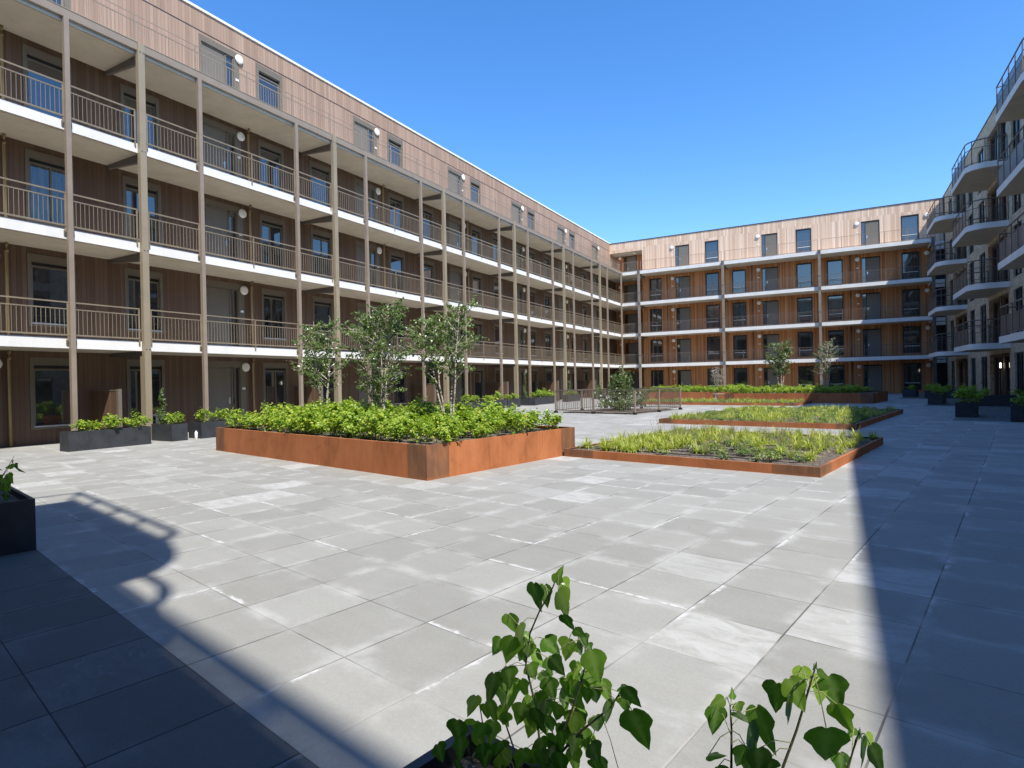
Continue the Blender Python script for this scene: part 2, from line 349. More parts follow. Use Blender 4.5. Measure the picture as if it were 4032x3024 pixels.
M_twig = simple('reddish_twigs', (0.24,0.13,0.09), 0.7)
M_post_f = simple('grey_brown_far_posts', (0.215,0.185,0.15), 0.55, 0, 0.4, 0.12)
M_leaf_d = leafmat('mid_green_low_plants', [(0.12,0.20,0.04),(0.17,0.26,0.05),(0.09,0.15,0.04),(0.24,0.30,0.08)], 0.5, 0.3)
def bark():
    k = NT('pale_birch_bark'); p = k.wpos(); n = k.noise(k.scale(p, (6, 6, 22)), 1.5, 4, 0.7)
    return k.done(k.ramp(n, [(0.40, (0.10,0.075,0.055)), (0.50, (0.42,0.37,0.30)), (0.65, (0.66,0.62,0.55))]), 0.7, 0, 0.3)
M_bark = bark()
M_petal = simple('white_petals', (0.75,0.75,0.72), 0.5)
M_bench = simple('grey_wood_bench', (0.42,0.36,0.29), 0.7)
k = NT('brown_mesh_screen'); M_mesh = k.done((0.10, 0.085, 0.07), 0.5)
tb = k.n('ShaderNodeBsdfTransparent'); mx = k.n('ShaderNodeMixShader'); mx.inputs[0].default_value = 0.18
k.l(k.b.outputs[0], mx.inputs[1]); k.l(tb.outputs[0], mx.inputs[2]); k.l(mx.outputs[0], k.t.nodes['Material Output'].inputs[0])
# ------------------------------------------------------------------ ground
g = MB(); g.quad((-400,-400,0),(400,-400,0),(400,400,0),(-400,400,0))
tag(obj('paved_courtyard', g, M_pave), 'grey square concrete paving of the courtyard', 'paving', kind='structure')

# ------------------------------------------------------------------ facade builder
class Frame:
    """u runs along the facade, n points into the wall; origin on the outer face"""
    def __init__(s, o, ang): s.o = Vector(o); s.a = ang; s.u = Vector((math.cos(ang), math.sin(ang), 0)); s.n = Vector((-math.sin(ang), math.cos(ang), 0))
    def w(s, u, d, z): return s.o + s.u*u + s.n*d + Vector((0, 0, z))
def wall(mb, F, u0, u1, z0, z1, holes, depth=0.14, m=0, mr=0):
    """outer skin with real openings and their reveals; holes: (ua, ub, za, zb)"""
    hs = [h for h in holes if h[0] < u1 and h[1] > u0 and h[2] < z1 and h[3] > z0]
    zs = sorted({z0, z1, *[max(z0, min(z1, h[2])) for h in hs], *[max(z0, min(z1, h[3])) for h in hs]})
    for za, zb in zip(zs, zs[1:]):
        zc = (za+zb)/2; row = sorted([h for h in hs if h[2] < zc < h[3]], key=lambda h: h[0])
        u = u0
        for h in row:
            if h[0] > u: mb.quad(F.w(u,0,za), F.w(h[0],0,za), F.w(h[0],0,zb), F.w(u,0,zb), m)
            u = h[1]
        if u < u1: mb.quad(F.w(u,0,za), F.w(u1,0,za), F.w(u1,0,zb), F.w(u,0,zb), m)
    for a, b, c, d in hs:
        mb.quad(F.w(a,0,c), F.w(a,depth,c), F.w(a,depth,d), F.w(a,0,d), mr)
        mb.quad(F.w(b,depth,c), F.w(b,0,c), F.w(b,0,d), F.w(b,depth,d), mr)
        mb.quad(F.w(a,depth,d), F.w(b,depth,d), F.w(b,0,d), F.w(a,0,d), mr)
        mb.quad(F.w(a,0,c), F.w(b,0,c), F.w(b,depth,c), F.w(a,depth,c), mr)
def fbox(mb, F, u0, u1, d0, d1, z0, z1, m=0):
    n = len(mb.v)
    mb.v += [tuple(F.w(u, d, z)) for z in (z0, z1) for u, d in ((u0,d0),(u1,d0),(u1,d1),(u0,d1))]
    mb.f += [(n,n+3,n+2,n+1),(n+4,n+5,n+6,n+7),(n,n+1,n+5,n+4),(n+1,n+2,n+6,n+5),(n+2,n+3,n+7,n+6),(n+3,n,n+4,n+7)]; mb.m += [m]*6

_cache = {}
def cached(key, fn):
    if key not in _cache: _cache[key] = fn()
    return _cache[key]
def put(name, me, parent, F, u, z, d=0.0):
    return link(name, me, parent, F.w(u, d, z), F.a)

# window: local x along the wall, y into the wall, origin at lower left outer corner of the opening
def win_frame(w, h, sash, surround=0.10, slot=True, two=False):
    mb = MB(); t = 0.055
    if surround:
        s = surround; y0, y1 = -0.018, 0.0
        mb.box(-s, 0, y0, y1, -s*0.6, h+s*1.9); mb.box(w, w+s, y0, y1, -s*0.6, h+s*1.9)
        mb.box(0, w, y0, y1, h, h+s*1.9); mb.box(0, w, y0, y1, -s*0.6, 0)
    ht = h
    if slot:
        mb.box(0, w, 0.075, 0.12, h-0.13, h, 1); ht = h-0.13
        mb.box(0, w, 0.02, 0.05, h-0.04, h, 0)
    mb.box(0, t, 0.06, 0.12, 0, ht, 0); mb.box(w-t, w, 0.06, 0.12, 0, ht, 0)
    mb.box(t, w-t, 0.06, 0.12, 0, t, 0); mb.box(t, w-t, 0.06, 0.12, ht-t, ht, 0)
    if sash: mb.box(t, w-t, 0.055, 0.12, sash-0.03, sash+0.03, 0)
    if two: mb.box(w*0.52, w*0.52+0.05, 0.058, 0.12, t, ht-t, 0)
    return mb
def window(parent, F, u, z, w, h, sash=0, surround=0.10, slot=True, two=False, fm=None, sillz=0, glass=None, sm=None):
    fm = fm or M_frame; key = ('w', round(w,3), round(h,3), sash, surround, slot, two, fm.name)
    me = cached(key, lambda: win_frame(w, h, sash, surround, slot, two).mesh('window', [fm, M_slot]))
    o = put('window', me, parent, F, u, z)
    def pm():
        b = MB(); b.box(0.05, w-0.05, 0.085, 0.10, 0.05, h-0.05); return b.mesh('pane', glass or M_glass)
    p = link('pane', cached(key+('p', (glass or M_glass).name), pm), o)
    def sl():
        b = MB(); zz = sash if sillz == 2 else 0.0
        b.box(-0.02 if sillz != 2 else 0.05, w+0.02 if sillz != 2 else w-0.05, -0.045 if sillz != 2 else 0.03, 0.06, zz+0.005, zz+0.04); return b.mesh('sill', sm or M_sill)
    if sillz: link('sill', cached(key+('s', sillz), sl), o)
    return o
def door(parent, F, u, z, w=0.92, h=2.33, side=0.30, flip=False, plate=True, panel=0.24, fm=None):
    """front door with a narrow sidelight, both inside one taupe frame"""
    fm = fm or M_frame
    W = w+side+0.10
    sx = (lambda x0, x1: (W-x1, W-x0)) if flip else (lambda x0, x1: (x0, x1))
    def leaf():
        b = MB(); x0, x1 = sx(0.045, 0.045+w); b.box(x0, x1, 0.05, 0.10, 0.03, h-0.05); return b.mesh('door', M_door)
    o = put('door', cached(('d', w, h, flip, side), leaf), parent, F, u, z)
    def fr():
        b = MB()
        for x0, x1 in ((0,0.045),(0.045+w, 0.10+w),(W-0.035, W)):
            x0, x1 = sx(x0, x1); b.box(x0, x1, 0.02, 0.12, 0, h)
        b.box(0, W, 0.02, 0.12, h-0.045, h); b.box(0, W, 0.02, 0.12, -0.01, 0.03)
        if panel:
            x0, x1 = sx(W, W+panel); b.box(x0, x1, -0.012, 0.004, 0, h+0.22); x0, x1 = sx(-0.08, 0); b.box(x0, x1, -0.012, 0.004, 0, h+0.22)
            x0, x1 = sx(0, W); b.box(x0, x1, -0.012, 0.004, h, h+0.22)
        return b.mesh('door_frame', fm)
    link('door_frame', cached(('df', w, h, flip, panel, fm.name), fr), o)
    def sdl():
        b = MB(); x0, x1 = sx(0.10+w, W-0.035); b.box(x0, x1, 0.06, 0.09, 0.03, h-0.045); return b.mesh('sidelight', M_glass)
    link('sidelight', cached(('ds', w, h, flip), sdl), o)
    def hd():
        b = MB(); x0, x1 = sx(w-0.06, w-0.01); b.box(x0, x1, 0.035, 0.05, 0.93, 1.17); x0, x1 = sx(w-0.13, w-0.02); b.box(x0, x1, 0.0, 0.015, 1.06, 1.085); x0, x1 = sx(w-0.045, w-0.025); b.box(x0, x1, 0.015, 0.035, 1.06, 1.085)
        return b.mesh('handle', M_chrome)
    link('handle', cached(('dh', w, flip), hd), o)
    if plate:
        def pl():
            b = MB(); x0, x1 = sx(W+0.07, W+0.20); b.box(x0, x1, -0.03, -0.015, 1.46, 1.54); return b.mesh('number_plate', M_white)
        link('number_plate', cached(('dp', flip), pl), o)
    return o
def lamp_mesh():
    b = MB(); n = 28; prof = [(0.0,-0.100),(0.09,-0.098),(0.14,-0.085),(0.168,-0.060),(0.172,-0.03),(0.172,0.0)]
    for i in range(n):
        a0, a1 = 2*math.pi*i/n, 2*math.pi*(i+1)/n
        for (r0_, y0), (r1_, y1) in zip(prof, prof[1:]):
            p = lambda r, a, y: (r*math.cos(a), y, r*math.sin(a))
            if r0_ == 0: b.tri(p(0,0,y0), p(r1_,a0,y1), p(r1_,a1,y1))
            else: b.quad(p(r0_,a0,y0), p(r1_,a0,y1), p(r1_,a1,y1), p(r0_,a1,y0))
    me = b.mesh('wall_lamp', M_lamp); return me
def lamp(parent, F, u, z):
    o = put('wall_lamp', cached('lamp', lamp_mesh), parent, F, u, z, -0.01)
    def rim():
        b = MB(); n = 28
        for i in range(n):
            a0, a1 = 2*math.pi*i/n, 2*math.pi*(i+1)/n; p = lambda r, a, y: (r*math.cos(a), y, r*math.sin(a))
            b.quad(p(.180,a0,-.03), p(.180,a1,-.03), p(.180,a1,.012), p(.180,a0,.012)); b.quad(p(.172,a0,-.032), p(.180,a0,-.03), p(.180,a1,-.03), p(.172,a1,-.032))
        return b.mesh('lamp_rim', M_frame)
    link('lamp_rim', cached('lrim', rim), o); return o

def railing_mesh(L, z_top=0.99, z_mid=0.80, th=0.035, bar=0.013, m=None, endposts=(True, True), mids=0, mid_rail=True):
    bar = min(bar, 0.0115)
    b = MB()
    b.box(0, L, -th/2, th/2, z_top-th, z_top)
    zt = z_top-th
    if mid_rail: b.box(0, L, -0.013, 0.013, z_mid-0.028, z_mid); zt = z_mid-0.028
    b.box(0, L, -0.02, 0.02, 0.055, 0.095)
    n = max(1, int(round(L/0.107)))
    for i in range(1, n):
        x = L*i/n; b.box(x-bar/2, x+bar/2, -bar/2, bar/2, 0.095, zt)
    xs = ([0.02] if endposts[0] else []) + ([L-0.02] if endposts[1] else []) + [L*(i+1)/(mids+1) for i in range(mids)]
    for x in xs: b.box(x-0.02, x+0.02, -0.012, 0.012, -0.1, z_top-th)
    return b.mesh('railing', m or M_steel_rail)

ZS = [3.0, 6.0, 9.0, 12.0]; MOD = 7.8; P0 = 10.1
# ================================================================== LEFT WING
XW, XF = -20.3, -18.46
FL = Frame((XW, 0, 0), math.radians(90))       # u = +Y, into the wall = -X
BL = empty('apartment_building', 'long left-hand block with brown timber cladding, white gallery floors and bronze posts', 'building', (XW-5, 30, 0))
def relp(o, B):   # parts are built in world coordinates; keep them there under the parent Empty
    o.parent = B; o.matrix_parent_inverse = Matrix.Translation(-Vector(B.location)); return o
class Grp:
    """collects parts of one building"""
    def __init__(s, B): s.B = B
    def mesh(s, name, mb, mats, smooth=False): return relp(obj(name, mb, mats, smooth=smooth), s.B)
GL = Grp(BL)
Y0, Y1 = -6.0, 57.3
holes = []; wins = []; doors = []
for k in range(-2, 6):
    Pk = P0+MOD*k
    for fl in range(5):
        zf = 3.0*fl
        u = Pk-2.07
        if u > Y0+0.5:
            sl = 0.50; wins.append((u, zf+sl, 1.02, 1.84)); holes.append((u, u+1.02, zf+sl, zf+sl+1.84))
        if fl < 4 and Pk+1.6 < 57:
            u = Pk+0.55
            if fl == 0: wins.append((u, 0.05, 1.04, 2.3)); holes.append((u, u+1.04, 0.05, 2.35))
            else: wins.append((u, zf+0.5, 1.04, 1.84)); holes.append((u, u+1.04, zf+0.5, zf+2.34))
        u = Pk+3.28
        if u+1.4 < 57: doors.append((u, zf)); holes.append((u, u+1.32, zf+0.0, zf+2.38))
mb = MB()
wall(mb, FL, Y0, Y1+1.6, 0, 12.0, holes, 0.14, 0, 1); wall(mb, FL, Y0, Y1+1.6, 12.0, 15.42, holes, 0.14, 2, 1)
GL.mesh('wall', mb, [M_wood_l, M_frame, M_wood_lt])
mb = MB(); fbox(mb, FL, Y0, Y1+1.6, 0.30, 11.0, 0.0, 15.38)
GL.mesh('building_core', mb, M_frame_d)
mb = MB(); fbox(mb, FL, Y0, Y1+1.75, -0.05, 0.5, 15.42, 15.50)
GL.mesh('roof_edge', mb, M_coping)
mb = MB(); fbox(mb, FL, Y0, Y1, -0.010, 0.0, 14.655, 14.685)
GL.mesh('cladding_joint_strip', mb, M_coping_d)
mb = MB(); fbox(mb, FL, Y0, Y1, 0.5, 11.0, 15.38, 15.44); GL.mesh('roof', mb, M_soffit)
for i, (u, z, w, h) in enumerate(wins):
    relp(window(None, FL, u, z, w, h, surround=0.10 if z < 11 else 0.13, slot=True, two=(i % 5 == 2), sillz=1, sm=M_sill if z < 6 else M_frame, glass=M_glass2 if i % 7 == 3 else M_glass), BL)
for u, z in doors:
    relp(door(None, FL, u, z), BL)
    relp(lamp(None, FL, u+1.54, z+2.33), BL)
    if z < 11.5:
        mb = MB(); ux = u+1.84; mb.tube([FL.w(ux,-.10,z+0.0), FL.w(ux,-.10,z+2.50), FL.w(ux-.02,-.14,z+2.62), FL.w(ux-.03,-.2,z+2.70)], 0.04, 10)
        mb.tube([FL.w(ux,-.10,z+2.45), FL.w(ux,-.10,z+2.52)], 0.05, 10)
        GL.mesh('drainpipe', mb, M_pipe, True)
# gallery slabs
for i, z in enumerate(ZS):
    mb = MB(); xf = XF if i < 3 else XF-0.035
    for a, b in [(Y0, 55.4)]:
        mb.quad((xf,a,z-0.02),(xf,b,z-0.02),(xf,b,z-0.29),(xf,a,z-0.29), 0)
        mb.quad((XW,a,z),(XF-0.02,a,z),(XF-0.02,b,z),(XW,b,z), 0); mb.quad((XF-0.02,a,z),(xf,a,z-0.02),(xf,b,z-0.02),(XF-0.02,b,z), 0)
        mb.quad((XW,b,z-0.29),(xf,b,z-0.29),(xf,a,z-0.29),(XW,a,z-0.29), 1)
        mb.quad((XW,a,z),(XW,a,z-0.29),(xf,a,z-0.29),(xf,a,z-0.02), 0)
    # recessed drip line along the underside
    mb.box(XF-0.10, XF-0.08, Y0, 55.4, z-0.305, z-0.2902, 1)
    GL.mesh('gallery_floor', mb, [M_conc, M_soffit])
mb = MB(); mb.box(XF+0.004, XF+0.09, Y0, 55.4, 11.80, 12.03); mb.box(XF+0.0, XF+0.10, Y0, 55.4, 12.03, 12.05, 1)
GL.mesh('edge_beam', mb, [M_steel_r, M_steel])
# posts, beams, brackets
posts = []
for k in range(-1, 6):
    Pk = P0+MOD*k; posts += [(Pk-1.92, 0), (Pk, 1), (Pk+1.92, 0)]
posts.append((55.0, 0)); posts = sorted([p for p in posts if p[0] > 1.5 and p[0] < 55.2])
for y, big in posts:
    mb = MB()
    if big:
        mb.box(XF+0.005, XF+0.135, y-0.035, y+0.145, 0, 12.03)              # box post
        mb.box(XF-0.10, XF+0.0045, y-0.055, y-0.035, 0, 2.55); mb.box(XF+0.002, XF+0.145, y-0.052, y-0.036, 0, 12.0)
        GL.mesh('post', mb, M_steel)
        for z in ZS:
            mb = MB()
            # tapered bracket beam below the slab
            xa, xb = XW+0.01, XF+0.0
            t = 0.10
            for s_ in (0,):
                v = [(xa,y-t/2+.05,z-0.292),(xb,y-t/2+.05,z-0.292),(xb,y-t/2+.05,z-0.56),(xa,y-t/2+.05,z-0.40)]
                v2 = [(a_, b_+t, c_) for a_, b_, c_ in v]
                mb.quad(*v[::-1]); mb.quad(*v2)
                for q in range(4):
                    q2 = (q+1) % 4; mb.quad(v[q], v[q2], v2[q2], v2[q])
            GL.mesh('bracket_beam', mb, M_steel_d)
        mb = MB()
        for z in ZS:
            for dy_ in (-0.0, 0.10):
                mb.tube([(XF+0.134, y+dy_+0.005, z-0.22), (XF+0.16, y+dy_+0.005, z-0.22)], 0.016, 8)
            mb.box(XF+0.1345, XF+0.137, y-0.035, y+0.145, z+0.34, z+0.348)
        GL.mesh('bolts', mb, M_bolt)
    else:
        mb.box(XF+0.005, XF+0.125, y-0.062, y+0.062, 0, 11.80); GL.mesh('post', mb, M_steel_r)
        mb = MB()
        for z in ZS[:3]:
            for s_ in (-1, 1):
                a, b = sorted((y+s_*0.063, y+s_*0.125)); mb.box(XF+0.002, XF+0.03, a, b, z-0.20, z-0.06)
                mb.tube([(XF+0.03, (a+b)/2, z-0.13), (XF+0.05, (a+b)/2, z-0.13)], 0.014, 8)
        GL.mesh('fixing_plate', mb, M_steel_d)
ys = [p[0] for p in posts]; bigs = {p[0]: p[1] for p in posts}
for z in ZS:
    for a, b in zip(ys, ys[1:]+[55.36]):
        if b-a < 0.5: L0, L1 = a+0.08, b
        else: L0, L1 = a+(0.20 if bigs.get(a) else 0.065), b-(0.11 if bigs.get(b) else 0.065)
        L = L1-L0
        if L < 0.15: continue
        if z < 12:
            me = cached(('rl', round(L,2), bigs.get(a, 0), bigs.get(b, 0)), lambda: railing_mesh(L, endposts=(bool(bigs.get(a)), True), mids=0 if L < 2.2 else 1))
            o = link('railing', me, None, (XF+0.03, L0, z), math.radians(90)); relp(o, BL)
        else:
            me = cached(('rt', round(b-a,2)), lambda: railing_mesh(b-a, th=0.02, bar=0.012, m=M_steel_r, endposts=(True, False), mids=0 if L < 2.2 else 1))
            o = link('railing', me, None, (XF-0.14, a, z), math.radians(90)); relp(o, BL)
# timber screens at the ground floor between the homes
for k in range(-1, 6):
    y = P0+MOD*k-0.62; mb = MB()
    mb.box(XW+0.02, -18.80, y, y+0.09, 0.03, 1.52); mb.box(-18.799, -18.70, y-0.005, y+0.095, 0.0, 1.57, 1); mb.box(XW+0.02, -18.80, y-0.01, y+0.10, 1.5201, 1.55, 1)
    GL.mesh('privacy_screen', mb, [M_wood_l, M_frame])

# ================================================================== FAR WING
YW, YF = 57.3, 55.4
FF = Frame((0, YW, 0), 0.0)
BF = empty('apartment_building', 'block closing the far end of the courtyard, orange timber under white gallery floors', 'building', (-6, YW+5, 0))
GF = Grp(BF)
XQ = [-16.75, -9.03, -1.34, 6.42]
holes = []; wins = []; doors = []
for k in range(-1, 3):
    q = XQ[0]+7.72*k
    for fl in range(5):
        z = 3.0*fl
        if k >= 0:
            if fl < 4: wins.append((q+0.52, z, fl)); holes.append((q+0.52, q+1.64, z+0.28, z+2.36))
            wins.append((q+5.88, z, fl)); holes.append((q+5.88, q+7.02, z+0.28, z+2.36))
            doors.append((q+3.05, z)); holes.append((q+3.05, q+4.37, z, z+2.38))
XR = -16.95                        # recess at the inner corner
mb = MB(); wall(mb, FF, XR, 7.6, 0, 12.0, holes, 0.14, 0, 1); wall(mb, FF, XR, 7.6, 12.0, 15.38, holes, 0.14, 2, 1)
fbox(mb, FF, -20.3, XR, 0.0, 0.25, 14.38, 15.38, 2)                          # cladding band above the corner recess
mb.quad((XR,YW,0),(XR,YW+1.9,0),(XR,YW+1.9,14.38),(XR,YW,14.38), 0)
mb.quad((-20.5,YW+1.9,0),(XR,YW+1.9,0),(XR,YW+1.9,14.4),(-20.5,YW+1.9,14.4), 0)
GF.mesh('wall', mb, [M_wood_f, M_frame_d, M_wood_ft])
mb = MB(); fbox(mb, FF, XR, 7.6, 0.30, 11, 0, 15.34); fbox(mb, FF, -24, XR, 1.95, 11, 0, 15.34); GF.mesh('building_core', mb, M_frame_d)
mb = MB(); fbox(mb, FF, -20.3, 7.34, -0.04, 0.5, 15.38, 15.45); GF.mesh('roof_edge', mb, M_coping_d)
mb = MB(); mb.quad((-20.3,YW,14.38),(-20.3,YW+1.9,14.38),(XR,YW+1.9,14.38),(XR,YW,14.38)); GF.mesh('recess_ceiling', mb, M_soffit)
for i, (u, z, fl) in enumerate(wins):
    w = 1.12 if abs((u-XQ[0]) % 7.72-0.52) < 0.1 else 1.14
    relp(window(None, FF, u, z+0.28, w, 2.08, sash=0.52, surround=0.035, slot=False, fm=M_frame_d, sillz=2, sm=M_white, glass=M_glass2 if i % 6 == 1 else M_glass), BF)
for u, z in doors:
    relp(door(None, FF, u, z, w=0.95, side=0.27, flip=True, panel=0, plate=False, fm=M_frame_d), BF)
    relp(lamp(None, FF, u-0.30, z+2.25), BF)
    mb = MB(); fbox(mb, FF, u-0.38, u-0.22, -0.02, -0.002, z+1.50, z+1.57); GF.mesh('number_plate', mb, M_white)
    if z < 11:
        mb = MB(); mb.tube([FF.w(u-0.83,-.07,z), FF.w(u-0.83,-.07,z+2.70)], 0.04, 8); GF.mesh('drainpipe', mb, M_rail_f, True)
relp(lamp(None, FF, 6.27, 14.25), BF)
for z in (0, 3, 6, 9): relp(lamp(None, FF, 6.22, z+2.22), BF)
for fl in range(5):                                # doors in the corner recess
    FR = Frame((0, YW+1.9-0.06, 0), 0.0)
    relp(door(None, FR, -19.45, 3.0*fl, w=1.0, side=0.27, flip=True, panel=0, plate=False, fm=M_frame_d), BF)
    relp(lamp(None, FR, -19.85, 3.0*fl+2.2), BF)
    mb = MB(); mb.tube([(-18.0, YW+0.6, 3*fl+2.62), (-18.0, YW+0.6, 3*fl+2.69)], 0.17, 20) if fl < 4 else mb.tube([(-18.0, YW+0.9, 14.30), (-18.0, YW+0.9, 14.379)], 0.17, 20)
    GF.mesh('ceiling_lamp', mb, M_lamp)
for i, z in enumerate(ZS):
    mb = MB()
    mb.box(-20.3, 6.30, YF, YW+0.0, z-0.29, z)                                # slab
    mb.v[-8:] = mb.v[-8:]
    n = len(mb.m); mb.m[n-6] = 1
    mb.box(-20.3, XR-0.002, YW+0.0002, YW+1.9, z-0.29, z); mb.m[-6] = 1
    mb.box(6.302, 6.42, YF+0.9, YW, z-0.42, z-0.06)
    mb.box(6.50, 7.33, YF+1.55, YF+1.75, z-0.30, z-0.02); mb.box(6.50, 7.33, YF+1.58, YF+1.75, z-0.62, z-0.36, 0)
    GF.mesh('gallery_floor', mb, [M_conc, M_soffit])
    for x in XQ:
        mb = MB(); mb.box(x-0.05, x+0.05, YF+0.005, YW-0.01, z-0.42, z-0.291)
        GF.mesh('bracket_beam', mb, M_steel_d)
for x in XQ:
    mb = MB(); mb.box(x-0.10, x+0.10, YF-0.20, YF-0.002, 0, 12.06); GF.mesh('post', mb, M_post_f if x < 6 else M_steel_d)
    mb = MB()
    for z in ZS: mb.box(x-0.105, x+0.105, YF-0.206, YF-0.001, z-0.30, z-0.02); mb.box(x-0.104, x+0.104, YF-0.205, YF-0.001, z+0.82 if z < 12 else z+0.02, z+0.90 if z < 12 else z+0.05)
    GF.mesh('post_collar', mb, M_steel_d)
for z in ZS:
    xs = [XF+0.06]+XQ
    for a, b in zip(xs, xs[1:]):
        L = b-a-0.24 if a > -17 else b-a-0.12
        a0 = a+0.12 if a > -17 else a+0.01
        first = a < -17
        me = cached(('rf', round(L,2), z == 12), lambda: railing_mesh(L, z_top=0.97, th=0.03 if z < 12 else 0.022, bar=0.012, m=M_rail_f if z < 12 else M_twigrail, endposts=(True, True), mids=0 if L < 3 else 4, mid_rail=False)) if not first else cached(('rfc', round(L,2)), lambda: railing_mesh(L, z_top=0.97, th=0.03, bar=0.013, m=M_steel_r, endposts=(True, True), mids=0, mid_rail=False))
        relp(link('railing', me, None, (a0, YF+0.05 if z < 12 else YF+0.12, z), 0), BF)
mb = MB(); mb.box(7.33, 7.34, 56.5, 57.3, 0, 15.4); mb.box(6.52, 7.33, YW-0.02, YW-0.01, 0, 11.7)  # flat black sheets stand in for the shade of the corner recess
GF.mesh('corner_recess_shade', mb, M_slot)

# ================================================================== RIGHT WING (brick)
XB = 7.34
FR_ = Frame((XB, 0, 0), math.radians(-90))      # u = -Y
BR = empty('apartment_building', 'beige brick block on the shaded right side with rounded white balconies and tall dark windows', 'building', (XB+5, 30, 0))
GR = Grp(BR)
YA = 26.0
cols = []
for b0 in (26.1, 36.98, 47.86):                 # balcony near ends
    cols += [(b0-2.15, 1.55, 'w'), (b0+5.4, 1.65, 'w'), (b0+8.6, 1.55, 'w'), (b0+0.35, 1.65, 'b'), (b0+3.1, 1.55, 'b')]
cols = [(y, w, t) for y, w, t in cols if y > YA+0.2 and y+w < 56.0]
holes = []
for y, w, t in cols:
    for fl in range(5):
        if t == 'w': holes.append((-(y+w), -y, 3*fl+0.06, 3*fl+2.48))
logs = [(b0+0.3, b0+4.68) for b0 in (26.1, 36.98, 47.86)]
for a, b in logs:
    for fl in range(5): holes.append((-b, -a, 3*fl+0.0, 3*fl+2.52))
mb = MB(); wall(mb, FR_, -57.3, -YA, 0, 15.45, holes, 0.16, 0, 0)
wall(mb, FR_, -YA, 3.0, 0, 12.15, [(-(y+1.6), -y, 3*fl+0.06, 3*fl+2.48) for y in (1, 4.5, 8, 11.5, 15, 18.5, 22) for fl in range(4)], 0.16, 0, 0)
mb.quad((XB,YA,12.15),(XB+11,YA,12.15),(XB+11,YA,15.45),(XB,YA,15.45))
GR.mesh('wall', mb, M_brick)
mb = MB(); fbox(mb, FR_, -58.0, -YA-0.01, 0.30, 11, 0, 15.42); fbox(mb, FR_, -YA, 3.0, 0.30, 11, 0, 12.12); GR.mesh('building_core', mb, M_frame_d)
mb = MB(); fbox(mb, FR_, -57.3, -YA, -0.03, 0.5, 15.45, 15.52); fbox(mb, FR_, -YA+0.01, 3.0, -0.03, 0.5, 12.15, 12.2); GR.mesh('roof_edge', mb, M_coping_d)
for i, (y, w, t) in enumerate(cols):
    if t == 'w':
        for fl in range(5): relp(window(None, FR_, -(y+w), 3*fl+0.06, w, 2.42, sash=0, surround=0, slot=False, two=True, fm=M_frame_d, glass=M_glass), BR)
for y in (1, 4.5, 8, 11.5, 15, 18.5, 22):
    for fl in range(4): relp(window(None, FR_, -(y+1.6), 3*fl+0.06, 1.6, 2.42, surround=0, slot=False, two=True, fm=M_frame_d), BR)
for a, b in logs:
    for fl in range(5):
        z = 3*fl
        FI = Frame((XB+0.155, 0, 0), math.radians(-90))
        mb = MB(); wall(mb, FI, -b+0.001, -a-0.001, z+0.01, z+2.515, [(-(a+4.15), -(a+2.55), z+0.06, z+2.4), (-(a+1.75), -(a+0.1), z+0.06, z+2.4)], 0.10, 0, 0)
        GR.mesh('timber_panel', mb, M_wood_l)
        relp(window(None, FI, -(a+4.15), z+0.06, 1.60, 2.34, surround=0, slot=False, two=True, fm=M_frame_d), BR)
        relp(window(None, FI, -(a+1.75), z+0.06, 1.65, 2.34, surround=0, slot=False, two=True, fm=M_frame_d), BR)
        lit = (fl == 0 and 37 < a < 38)
        mb = MB(); mb.tube([(XB+0.05, a+2.17, z+1.78), (XB+0.05, a+2.17, z+2.04)], 0.045, 10); GR.mesh('wall_light', mb, M_lit if lit else M_black)
        mb = MB(); mb.tube([(XB+0.07, a+1.92, z+0.0), (XB+0.07, a+1.92, z+2.6)], 0.04, 8); GR.mesh('drainpipe', mb, M_pipe, True)
